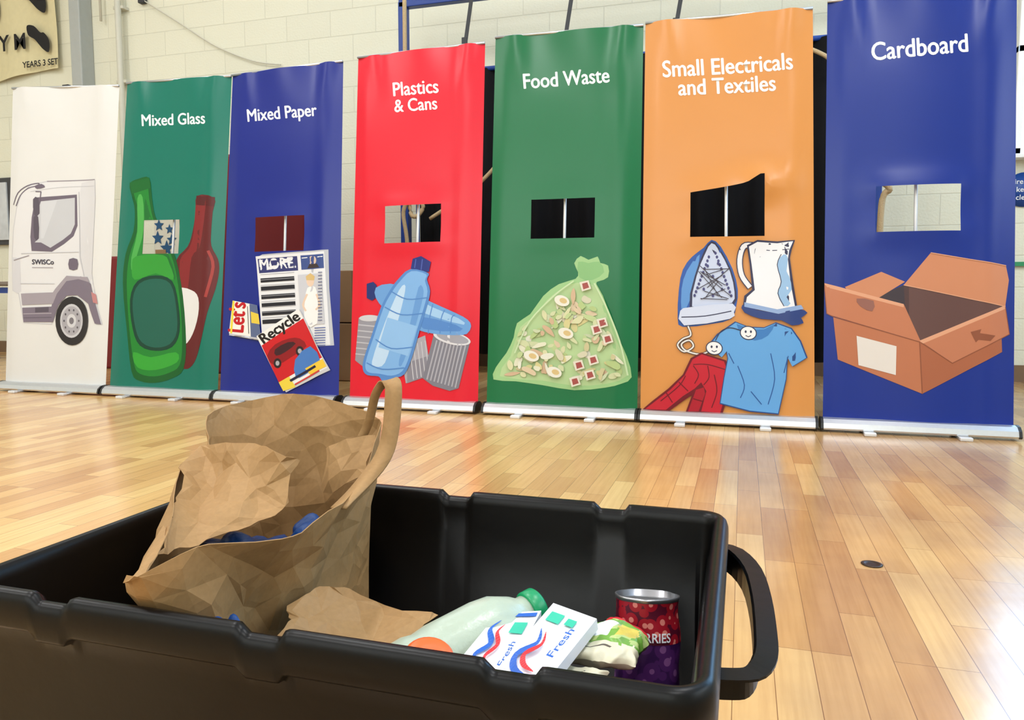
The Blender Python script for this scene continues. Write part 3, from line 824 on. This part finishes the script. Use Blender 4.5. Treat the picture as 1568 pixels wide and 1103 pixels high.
def bag():
    top = [(-.601, .736, .482), (-.6075, .776, .4895), (-.589, .820, .498), (-.5386, .828, .504), (-.4697, .820, .497), (-.4065, .796, .480),
           (-.3907, .7694, .470), (-.3808, .6888, .4263), (-.3734, .6178, .4196), (-.374, .5445, .4164), (-.4088, .4816, .4265), (-.437, .4415, .413),
           (-.466, .506, .407), (-.575, .6607, .448), (-.579, .712, .4565)]
    mid = [(-.585, .735, .37), (-.587, .765, .37), (-.575, .785, .37), (-.53, .800, .37), (-.47, .798, .37), (-.415, .785, .375),
           (-.402, .755, .385), (-.404, .683, .3705), (-.405, .63, .335), (-.4216, .561, .345), (-.4094, .505, .368), (-.434, .455, .399),
           (-.49, .505, .375), (-.577, .64, .385), (-.582, .70, .385)]
    low = [(-.565, .73), (-.565, .755), (-.55, .775), (-.51, .78), (-.46, .78), (-.42, .77), (-.412, .74), (-.415, .68), (-.415, .64), (-.42, .60), (-.43, .57), (-.45, .55), (-.51, .55), (-.55, .60), (-.565, .68)]
    low = [(x, y, .205) for x, y in low]
    rings = [catmull(r, 7, True) for r in (top, mid, low)]
    mb = MB()
    loft(mb, rings, M_kraft, True, .008, 12, 12)
    t = catmull([(-.575, .6607, .448), (-.583, .705, .4575), (-.53, .69, .466), (-.477, .67, .4646), (-.4427, .680, .446)], 9)
    md = catmull([(-.53, .60, .425), (-.535, .655, .420), (-.50, .655, .430), (-.468, .655, .426), (-.445, .668, .428)], 9)
    bt = catmull([(-.466, .506, .407), (-.48, .545, .398), (-.4735, .575, .396), (-.4485, .626, .404), (-.447, .658, .415)], 9)
    loft(mb, [t, md, bt], M_kraft, False, .010, 10, 17)
    t = catmull([(-.462, .765, .450), (-.435, .76, .464), (-.405, .775, .470)], 6)
    bt = catmull([(-.455, .745, .405), (-.43, .735, .41), (-.395, .74, .43)], 6)
    loft(mb, [t, bt], M_kraft, False, .006, 6, 26)
    o = mb.build('paper_carrier_bag')
    facet(o, .13)
    mh = MB()
    hp = catmull([(-.425, .775, .455), (-.411, .776, .481), (-.398, .768, .514), (-.386, .765, .529), (-.374, .760, .532), (-.367, .752, .522), (-.366, .741, .480), (-.370, .728, .452), (-.381, .700, .428), (-.385, .660, .414)], 6)
    n = len(hp)
    w_ = [.6+.5*min(1, max(0, (i/n-.28)/.15)) for i in range(n)]
    mh.tube(hp, w_, M_kraft, sect=[(-.001, -.0085), (.001, -.0085), (.001, .0085), (-.001, .0085)], up=Vector((.9, .3, .2)))
    mh.build('handle', o)
bag()

M_blueb = mat('blue_plastic_film', (16, 62, 124), .45, spec=.3, noise_amt=.2, noise_scale=40, bump=.4)
def lump(mb, c, r, m, sc=25, amp=.3):
    bm = bmesh.new(); bmesh.ops.create_icosphere(bm, subdivisions=4, radius=1)
    vs = []
    for v in bm.verts:
        q = Vector((v.co.x*r[0], v.co.y*r[1], v.co.z*r[2]))
        n = 1+amp*(abs(noise.noise((q+Vector(c))*sc))*2-.5)
        vs.append(q*n+Vector(c))
    bm.verts.index_update()
    mb.add(vs, [[v.index for v in f.verts] for f in bm.faces], m, True); bm.free()
mb = MB()
lump(mb, (-.475, .622, .356), (.054, .055, .028), M_blueb, 45, .35)
lump(mb, (-.437, .695, .362), (.024, .030, .028), M_blueb, 45, .35)
lump(mb, (-.46, .66, .28), (.035, .06, .06), M_blueb)
mb.build('blue_plastic_bag')
mb = MB()
lump(mb, (-.394, .487, .352), (.020, .010, .022), M_blueb, 45, .35)
lump(mb, (-.388, .497, .28), (.020, .010, .08), M_blueb)
mb.build('blue_plastic_wrapper')

mb = MB()
t = catmull([(-.395, .575, .338), (-.385, .630, .340), (-.345, .646, .328), (-.275, .650, .322)], 10)
m_ = catmull([(-.385, .55, .335), (-.37, .585, .322), (-.33, .60, .310), (-.29, .61, .310)], 10)
b_ = catmull([(-.375, .525, .30), (-.355, .525, .29), (-.33, .53, .29), (-.305, .56, .295)], 10)
lo = catmull([(-.37, .54, .20), (-.35, .54, .195), (-.33, .55, .195), (-.31, .57, .20)], 10)
loft(mb, [t, m_, b_, lo], M_kraft, False, .012, 8, 20)
o = mb.build('crumpled_paper_bag'); facet(o, .15)

# ------------------------------------------------------------------ crate contents
M_hdpe = mat('milky_plastic', (196, 210, 190), .3, trans=.3, noise_amt=.06, noise_scale=60, bump=.15)
M_greencap = mat('green_cap', (12, 140, 88), .35, noise_amt=.05)
M_orangecap = mat('orange_cap', (236, 96, 40), .35, noise_amt=.05)
a = Vector((-.2776, .585, .290)); c = Vector((-.1935, .6945, .318)); ax = (c-a).normalized()
mb = MB()
mb.lathe([(.004, -.022), (.026, -.018), (.032, -.01), (.033, .01), (.031, .02), (.033, .035), (.033, .085), (.031, .102), (.022, .122), (.0165, .130), (.0165, .140)], a, ax, M_hdpe, 32)
mb.lathe([(.0175, .0), (.0190, .002), (.0190, .013), (.017, .015), (.010, .0155)], a+ax*.136, ax, M_greencap, 32)
side = ax.cross(Vector((0, 0, 1))).normalized()
mb.tube(catmull([a+ax*.11+side*.018, a+ax*.095+side*.037, a+ax*.055+side*.038, a+ax*.03+side*.026], 5), .006, M_hdpe, 10)
mb.build('plastic_milk_bottle')

mb = MB()
ax2 = Vector((.25, -.35, .9)).normalized(); pc = (-.2337, .534, .334)
mb.lathe([(.012, -.10), (.020, -.095), (.021, -.03), (.020, -.012), (.018, -.004), (.018, .0)], pc, ax2, mat('white_plastic', (222, 222, 220), .35, noise_amt=.04), 28)
mb.lathe([(.019, -.004), (.0205, 0), (.0205, .008), (.017, .011), (.010, .0105)], pc, ax2, M_orangecap, 28)
mb.build('plastic_bottle')

def quadbox(mb, P, th, m, decals):
    P = [Vector(p) for p in P]
    n = (P[1]-P[0]).cross(P[3]-P[0]).normalized()
    if n.z < 0: n = -n
    vs = P+[p-n*th for p in P]
    mb.add(vs, [(0, 1, 2, 3), (7, 6, 5, 4), (0, 4, 5, 1), (1, 5, 6, 2), (2, 6, 7, 3), (3, 7, 4, 0)], m)
    def W(u, v, o): return P[0].lerp(P[3], u).lerp(P[1].lerp(P[2], u), v)+n*o
    lay = .0006
    for pts, mm in decals:
        lay += .00008
        mb.add([W(u, v, lay) for u, v in pts], [tuple(range(len(pts)))], mm)
    return W, n
def strip(pts, w):
    P = catmull([(p[0], p[1], 0) for p in pts], 5); L = []; R = []
    for i, p in enumerate(P):
        t = (P[min(i+1, len(P)-1)]-P[max(i-1, 0)]).normalized(); nn = Vector((-t.y, t.x, 0))
        k = math.sin(math.pi*(i+.6)/(len(P)+.2)); L.append(p+nn*w*k/2); R.append(p-nn*w*k/2)
    out = []
    for i in range(len(P)-1):
        out.append([(q.x, q.y) for q in (L[i], L[i+1], R[i+1], R[i])])
    return out
def text3(mb, body, fn, m, u0, v0, size, off=.0042):
    V, F = text_mesh(body, .01)
    mb.add([fn(u0-v.y*size[1], v0+v.x*size[0], off) for v in V], F, m)
M_cw = mat('white_carton', (232, 235, 240), .35, noise_amt=.02)
M_cb = mat('carton_blue', (30, 90, 180), .35, noise_amt=.05)
M_cr = mat('carton_red', (210, 40, 50), .35, noise_amt=.05)
M_ct = mat('carton_teal', (50, 180, 150), .35, noise_amt=.05)
M_cg = mat('carton_green', (110, 160, 60), .35, noise_amt=.3, noise_scale=90)
M_cd = mat('carton_cream', (216, 210, 182), .4, noise_amt=.15, noise_scale=120)
mb = MB()
dec = [([(.55, .62), (.85, .62), (.85, .80), (.55, .80)], M_ct), ([(.05, .90), (.95, .90), (.95, .96), (.05, .96)], M_cb)]
for s_ in strip([(.35, .0), (.2, .18), (.35, .4), (.15, .62), (.25, .8)], .10): dec.append((s_, M_cb))
for s_ in strip([(.55, .02), (.42, .18), (.52, .38), (.36, .56), (.42, .7)], .08): dec.append((s_, M_cr))
W, n = quadbox(mb, [(-.2224, .5716, .320), (-.2132, .6507, .330), (-.1778, .678, .326), (-.177, .5556, .316)], .012, M_cw, dec)
text3(mb, 'Fresh', W, M_cb, .86, .10, (.16, .16))
mb.build('toothpaste_carton')
mb = MB()
dec = [([(.12, .74), (.42, .74), (.42, .88), (.12, .88)], M_ct), ([(.52, .76), (.72, .76), (.72, .86), (.52, .86)], M_ct)]
for s_ in strip([(.82, .03), (.35, .06), (.15, .22), (.35, .42), (.22, .6)], .10): dec.append((s_, M_cb))
for s_ in strip([(.70, .10), (.45, .13), (.32, .24), (.48, .40), (.38, .56)], .08): dec.append((s_, M_cr))
W, n = quadbox(mb, [(-.1802, .5450, .332), (-.162, .662, .342), (-.1185, .649, .338), (-.1368, .522, .336)], .010, M_cw, dec)
text3(mb, 'Fresh', W, M_cb, .86, .28, (.19, .20))
mb.build('toothpaste_carton')

MP = mat('carton_print', (90, 80, 70), .5, noise_amt=.1)
M_cy = mat('carton_yellow', (204, 186, 84), .4, noise_amt=.3, noise_scale=120)
M_cpg = mat('carton_palegreen', (176, 196, 120), .4, noise_amt=.3, noise_scale=150)
def packet(name, P, th, pick, sc=40, amp=.006, nu=36, nv=26):
    P = [Vector(p) for p in P]; mb = MB()
    n = (P[1]-P[0]).cross(P[3]-P[0]).normalized()
    if n.z < 0: n = -n
    def W(u, v, s):
        q = P[0].lerp(P[3], u).lerp(P[1].lerp(P[2], u), v)
        puff = (max(0, 1-(2*u-1)**4)*max(0, 1-(2*v-1)**4))**.5
        return crumple(q+n*s*th*puff, amp, sc)
    V = {}
    vs = []
    for s in (1, -1):
        for j in range(nv+1):
            for i in range(nu+1): V[(s, i, j)] = len(vs); vs.append(W(i/nu, j/nv, s))
    mb.v += [tuple(q) for q in vs]
    for s in (1, -1):
        for j in range(nv):
            for i in range(nu):
                f = (V[(s, i, j)], V[(s, i+1, j)], V[(s, i+1, j+1)], V[(s, i, j+1)])
                mb.f.append(f if s == 1 else f[::-1]); mb.m.append(mb.mi(pick((i+.5)/nu, (j+.5)/nv))); mb.sm.append(True)
    return mb.build(name)
def pick1(u, v):
    k = noise.noise(Vector((u*5, v*5, 2)))
    if v < .36+.06*k:
        return MP if (.15 < u < .6 and (int(v*26) % 4 == 1) and v > .08) else M_cd
    if .88 < v < .95: return M_cr
    if .15 < u < .45 and .5 < v < .78: return M_cw
    if .55 < u+k*.1 < .85 and .5 < v < .82: return M_cy
    return M_cpg if k > .12 else M_cg
packet('food_packet', [(-.148, .606, .314), (-.114, .690, .320), (-.0757, .682, .314), (-.080, .625, .312)], .009, pick1)
def pick2(u, v):
    return MP if (.2 < u < .6 and int(v*26) % 6 == 1) else M_cd
packet('food_packet', [(-.142, .556, .304), (-.146, .602, .314), (-.100, .610, .310), (-.102, .572, .302)], .006, pick2)

# cans
M_tin = mat('tin_metal', (170, 170, 174), .3, .9, noise_amt=.05)
def labelmat(name, c1, c2, c3, scale):
    m = bpy.data.materials.new(name); m.use_nodes = True; nt = m.node_tree; N = nt.nodes; L = nt.links; b = N['Principled BSDF']
    g = N.new('ShaderNodeNewGeometry'); v = N.new('ShaderNodeTexVoronoi'); v.inputs['Scale'].default_value = scale
    L.new(g.outputs['Position'], v.inputs['Vector'])
    r = N.new('ShaderNodeValToRGB'); r.color_ramp.interpolation = 'CONSTANT'
    e = r.color_ramp.elements; e[0].color = lin(c2); e[1].position = .28; e[1].color = lin(c1); x = e.new(.62); x.color = lin(c3)
    L.new(v.outputs['Distance'], r.inputs['Fac']); L.new(r.outputs['Color'], b.inputs['Base Color']); b.inputs['Roughness'].default_value = .3
    return m
M_cherry = labelmat('cherry_label', (150, 20, 36), (206, 120, 110), (80, 14, 36), 90)
M_purple = labelmat('purple_label', (78, 34, 96), (130, 80, 136), (56, 22, 76), 70)
M_stripe = labelmat('striped_label', (206, 40, 48), (236, 228, 222), (60, 40, 50), 60)
def can(name, base, top, r, ma, mb_, split=.5, text=None, turn=0, dent=.10):
    base = Vector(base); top = Vector(top); ax = (top-base); Hh = ax.length; ax.normalize()
    mb = MB()
    u = Vector((0, 0, 1)) if abs(ax.z) < 0.9 else Vector((0, 1, 0))
    a_ = ax.cross(u).normalized(); b_ = a_.cross(ax).normalized()
    seg = 48
    def R(th, h):
        return 1+dent*noise.noise(Vector((math.cos(th)*1.6+base.x*40, math.sin(th)*1.6, h*40)))
    def band(prof, m):
        vs = []
        for (rr, h) in prof:
            for k in range(seg):
                th = 2*math.pi*k/seg; q = rr*R(th, h)
                vs.append(base+ax*h+a_*math.cos(th)*q+b_*math.sin(th)*q)
        fs = [(i*seg+k, (i+1)*seg+k, (i+1)*seg+(k+1) % seg, i*seg+(k+1) % seg) for i in range(len(prof)-1) for k in range(seg)]
        mb.add(vs, fs, m, True)
    band([(r*.1, .001), (r*.9, 0), (r, .001), (r*1.02, .002), (r, .004)], M_tin)
    band([(r*.99, .003)]+[(r*.985, Hh*split*t) for t in (.2, .4, .6, .8)]+[(r*.985, Hh*split)], ma)
    band([(r*.99, Hh*split)]+[(r*.99, Hh*(split+(1-split)*t)) for t in (.2, .4, .6, .8)]+[(r*.995, Hh-.004)], mb_)
    band([(r, Hh-.004), (r*1.02, Hh-.002), (r*1.02, Hh), (r*.96, Hh), (r*.95, Hh-.006), (r*.3, Hh-.006), (.0001, Hh-.006)], M_tin)
    if text:
        view = (Vector((0, 0, .63))-base); view = (view-ax*view.dot(ax)).normalized(); sd = view.cross(ax)
        sd = -sd if sd.x < 0 else sd
        V, F = text_mesh(text, .015, True)
        pts = []
        for v in V:
            th = v.x*.0105/r+turn; rr = r*1.06
            pts.append(base+ax*(Hh*split+.003+v.y*.012)+view*math.cos(th)*rr+sd*math.sin(th)*rr)
        mb.add(pts, F, M_cw)
    return mb.build(name)
can('food_can', (-.080, .716, .232), (-.084, .738, .330), .0320, M_purple, M_cherry, .58, 'CHERRIES', turn=.0)
can('food_can', (-.094, .590, .286), (-.042, .584, .294), .022, M_stripe, M_stripe, .5)
mb = MB()
lump(mb, (-.16, .62, .240), (.078, .060, .045), mat('grey_card', (60, 56, 52), .8, noise_amt=.3, noise_scale=30, bump=.3), 18, .25)
mb.build('crumpled_cardboard')

# ------------------------------------------------------------------ background
M_blue = mat('blue_steel', (24, 60, 140), .4, noise_amt=.1)
M_black = mat('black_curtain_cloth', (12, 12, 15), .9, spec=.2, noise_amt=.2, noise_scale=8)
M_rope = mat('rope_fibre', (190, 165, 125), .8, noise_amt=.3, noise_scale=160, bump=.4)
M_redmat = mat('red_crash_mat_vinyl', (116, 14, 24), .5, noise_amt=.08, noise_scale=3)
M_strap = mat('dark_strap', (50, 52, 56), .6, noise_amt=.15)
mb = MB()
yf = 5.75
mb.box((-2.67, yf, 1.48), (.07, .07, 2.96), M_blue, .006)
mb.box((-.9, yf, 2.95), (3.6, .07, .07), M_blue, .006)
mb.box((.86, yf, 1.48), (.06, .06, 2.96), M_blue, .006)
mb.box((-2.67, yf, .01), (.16, .2, .02), M_blue, .004)
mb.box((.86, yf, .01), (.16, .2, .02), M_blue, .004)
for x, z in ((-2.10, 2.54), (-1.30, 2.46), (-.48, 2.52)):
    mb.box((x, yf-.045, (z+2.95)/2), (.03, .008, 2.95-z), M_strap, .001, Matrix.Rotation(math.radians(9), 3, 'Y'))
    mb.box((x-.03, yf-.05, z+.05), (.045, .02, .07), M_strap, .004)
    mb.tube(catmull([(x-.03, yf-.05, z+.02), (x-.05, yf-.05, z-.03), (x-.03, yf-.05, z-.07), (x-.005, yf-.05, z-.04)], 5), .008, M_strap, 8)
mb.build('climbing_frame')
mb = MB(); nx, nz = 160, 2
vs = []; fs = []
for j in range(nz):
    for i in range(nx):
        u = i/(nx-1); x = -2.46+u*3.03
        vs.append((x, 5.56+.03*math.sin(u*95)+.012*math.sin(u*37), .16+j*2.17))
for i in range(nx-1): fs.append((i, i+1, nx+i+1, nx+i))
mb.add(vs, fs, M_black, True)
mb.tube([(-2.5, 5.56, 2.33), (.62, 5.56, 2.33)], .015, M_blue, 8)
for x in (-2.48, .60): mb.tube([(x, 5.56, 0), (x, 5.56, 2.33)], .012, M_blue, 8)
o = mb.build('black_curtain'); so = o.modifiers.new('t', 'SOLIDIFY'); so.thickness = .004
mb = MB()
mb.tube(catmull([(-2.50, 5.40, 2.88), (-2.50, 5.40, 1.9), (-2.48, 5.40, 1.32), (-2.42, 5.38, 1.22), (-2.36, 5.39, 1.30), (-2.44, 5.37, 1.36), (-2.52, 5.38, 1.26), (-2.50, 5.40, 1.0), (-2.49, 5.40, .4)], 8), .016, M_rope, 10)
mb.tube(catmull([(-2.3, 5.38, 1.2), (-1.9, 5.38, 1.45), (-1.62, 5.36, 1.75), (-1.3, 5.4, 2.3)], 8), .014, M_rope, 10)
mb.tube(catmull([(.2, 5.42, 2.3), (.5, 5.42, 2.15), (.66, 5.42, 1.9), (.70, 5.42, 1.35), (.72, 5.42, .5)], 8), .014, M_rope, 10)
mb.tube(catmull([(.83, 5.4, 2.8), (.84, 5.4, 1.5), (.80, 5.38, 1.38), (.88, 5.38, 1.30), (.84, 5.4, 1.2), (.84, 5.4, .6)], 8), .02, M_rope, 10)
mb.build('climbing_rope')
mb = MB(); mb.box((-3.70, 5.05, .85), (1.14, .16, 1.69), M_redmat, .02); mb.build('crash_mat')
mb = MB(); mb.box((-5.30, 5.2, .47), (1.0, .3, .94), M_redmat, .02); mb.build('crash_mat')
M_card = mat('brown_cardboard', (150, 116, 80), .8, noise_amt=.1, noise_scale=8)
M_tape = mat('parcel_tape', (170, 142, 100), .35, noise_amt=.05)
for i, (x, y, z, s_) in enumerate(((-2.86, 5.0, .21, .42), (-2.88, 5.02, .61, .38))):
    mb = MB(); mb.box((x, y, z), (s_, s_*.9, s_*.98), M_card, .004)
    mb.box((x, y-s_*.45-.001, z), (.05, .002, s_*.97), M_tape); mb.box((x, y, z+s_*.49+.001), (.05, s_*.88, .002), M_tape)
    mb.build('cardboard_box')
def star(mb, c, r, m):
    pts = []
    for k in range(10):
        t = math.pi*k/5+.3; q = r if k % 2 == 0 else r*.45
        pts.append((c[0]+q*math.cos(t), c[1], c[2]+q*math.sin(t)))
    mb.add(pts+[(c[0], c[1], c[2])], [(k, (k+1) % 10, 10) for k in range(10)], m)
M_star = mat('star_blue', (20, 76, 116), .6, noise_amt=.1)
mb = MB()
mb.box((-4.95, 5.98, .72), (.9, .04, 1.44), mat('notice_paper', (212, 208, 190), .7, noise_amt=.03))
for (x, z, r) in ((-5.36, 1.16, .07), (-5.26, 1.06, .08), (-5.34, 1.28, .06), (-5.2, 1.14, .06), (-5.3, .96, .08), (-5.22, 1.24, .05)): star(mb, (x, 5.955, z), r, M_star)
mb.box((-5.33, 5.955, .98), (.12, .01, .14), M_card)
mb.build('display_board')
M_cloth = mat('cream_cloth', (216, 206, 164), .9, noise_amt=.08, noise_scale=20)
M_ink = mat('black_ink', (22, 20, 20), .8, noise_amt=.1)
mb = MB()
hx0, hx1, hz0, hz1 = -8.3, -6.66, 2.86, 3.95
n = 30; vs = []; fs = []
def hy(u, v): return 6.15+.015*math.sin(u*17)+.01*math.sin(v*6)
for j in range(12):
    for i in range(n):
        u = i/(n-1); v = j/11
        vs.append((hx0+(hx1-hx0)*u, hy(u, v), hz0+(hz1-hz0)*v-.04*math.sin(u*5)))
for j in range(11):
    for i in range(n-1): fs.append((j*n+i, j*n+i+1, (j+1)*n+i+1, (j+1)*n+i))
mb.add(vs, fs, M_cloth, True)
def blob(cx, cz, pts):
    P = catmull([(cx+p[0], 6.118, cz+p[1]) for p in pts], 4, True)
    mb.add(P+[Vector((cx, 6.118, cz))], [(k, (k+1) % len(P), len(P)) for k in range(len(P))], M_ink)
foot = [(-.14, .14), (-.05, .13), (.03, .06), (.08, .05), (.14, -.03), (.13, -.14), (.06, -.11), (.0, -.05), (-.05, .0), (-.13, .05)]
blob(-6.88, 3.20, foot); blob(-6.93, 3.60, [(p[0]*1.2, p[1]*1.1) for p in foot])
blob(-7.42, 3.52, [(-.02, .12), (.04, .1), (.04, -.02), (.0, -.1), (-.05, -.02)]); blob(-7.62, 3.44, [(-.03, .1), (.03, .1), (.02, -.06), (-.05, -.04)])
blob(-7.3, 3.72, [(-.03, .08), (.04, .1), (.05, -.06), (-.02, -.08)])
def wtext(body, x, z, s_):
    V, F = text_mesh(body, .02)
    mb.add([(x+v.x*s_, 6.115, z+v.y*s_) for v in V], F, M_ink)
wtext('YEARS 3 SET', -7.10, 2.93, .085)
wtext('Y M', -7.40, 3.12, .22); wtext('A', -7.60, 3.3, .22)
mb.build('painted_wall_hanging')
M_steel = mat('grey_painted_steel', (168, 172, 168), .5, noise_amt=.06)
M_pipe = mat('painted_pipe', (204, 202, 186), .45, noise_amt=.05)
mb = MB(); mb.box((-6.33, 6.12, 2.7), (.13, .16, 5.4), M_steel, .01); mb.build('steel_stanchion')
mb = MB(); mb.tube([(-5.87, 6.12, 0), (-5.87, 6.12, 5.4)], .03, M_pipe, 14)
for z in (.5, 1.6, 2.7, 3.4): mb.box((-5.87, 6.16, z), (.12, .08, .03), M_pipe, .004)
mb.tube([(-6.1, 6.14, 3.3), (-6.1, 6.14, 5.4)], .012, M_pipe, 8)
mb.build('conduit_pipe')
mb = MB(); mb.tube(catmull([(-5.6, 6.16, 3.45), (-5.2, 6.17, 3.2), (-4.8, 6.17, 2.95), (-4.4, 6.17, 2.78), (-4.1, 6.17, 2.72)], 8), .006, M_pipe, 6)
mb.box((-5.62, 6.17, 3.46), (.07, .05, .07), M_strap, .006); mb.build('wall_cable')
mb = MB(); mb.box((-7.9, 6.17, 1.5), (1.0, .03, .7), mat('dark_frame', (60, 60, 62), .5, noise_amt=.1), .005); mb.box((-7.9, 6.15, 1.5), (.9, .02, .6), mat('pin_board', (200, 204, 206), .7, noise_amt=.2, noise_scale=12)); mb.build('notice_board')
mb = MB()
mb.box((-6.6, 5.3, .72), (1.5, .7, .03), mat('table_top', (120, 110, 100), .5, noise_amt=.1), .005)
for x in (-7.3, -5.9):
    for y in (5.0, 5.6): mb.tube([(x, y, 0), (x, y, .71)], .016, M_blue, 8)
mb.box((-6.6, 5.0, .66), (1.4, .02, .05), M_blue); mb.build('folding_table')
mb = MB()
mb.lathe([(.12, 0), (.12, .006)], (1.87, 6.195, 1.36), (0, -1, 0), mat('sign_blue', (20, 70, 150), .4, noise_amt=.04), 32)
def stext(body, x, z, s_):
    V, F = text_mesh(body, .01, True)
    mb.add([(x+v.x*s_, 6.186, z+v.y*s_) for v in V], F, M_cw)
stext('Fire exit', 1.87, 1.40, .05); stext('keep', 1.87, 1.345, .05); stext('clear', 1.87, 1.29, .05)
mb.build('fire_exit_sign')
mb = MB(); mb.box((3.2, 6.185, .84), (2.8, .02, .03), mat('green_rail', (40, 140, 90), .5, noise_amt=.05)); mb.build('trim_1')
mb = MB(); mb.lathe([(.022, 0), (.024, .002), (.018, .003), (.016, .0015), (.008, .0015)], (.304, 1.878, 0), (0, 0, 1), mat('brass_dark', (66, 50, 38), .4, .6, noise_amt=.2), 24); mb.build('floor_socket')

# ------------------------------------------------------------------ lights
def area(name, loc, size, sy, power, rot=(0, 0, 0), col=(1, 1, 1)):
    l = bpy.data.lights.new(name, 'AREA'); l.shape = 'RECTANGLE'; l.size = size; l.size_y = sy; l.energy = power; l.color = col
    o = bpy.data.objects.new(name, l); o.location = loc; o.rotation_euler = rot; scene.collection.objects.link(o)
    return o
M_fix = mat('light_fixture_housing', (230, 230, 230), .5, noise_amt=.02)
for x in (-6.2, -2.6, 1.2):
    for y in (-1.6, 1.8):
        area('ceiling_lamp', (x, y, H-.10), .5, 1.8, 92, col=(.98, .99, 1))
        mb = MB(); mb.box((x, y, H-.045), (.6, 1.95, .09), M_fix, .01); mb.build('ceiling_light_fixture')
area('window_daylight_lamp', (X1-.25, 1.0, 3.4), 2.2, 5.0, 130, (0, math.radians(90), 0), (.78, .90, 1))
area('window_daylight_lamp', (-2.5, Y0+.25, 3.4), 7.0, 2.2, 135, (math.radians(90), 0, 0), (.90, .96, 1))
w = bpy.data.worlds.new('world'); scene.world = w; w.use_nodes = True
w.node_tree.nodes['Background'].inputs[0].default_value = (.7, .8, 1, 1); w.node_tree.nodes['Background'].inputs[1].default_value = .3
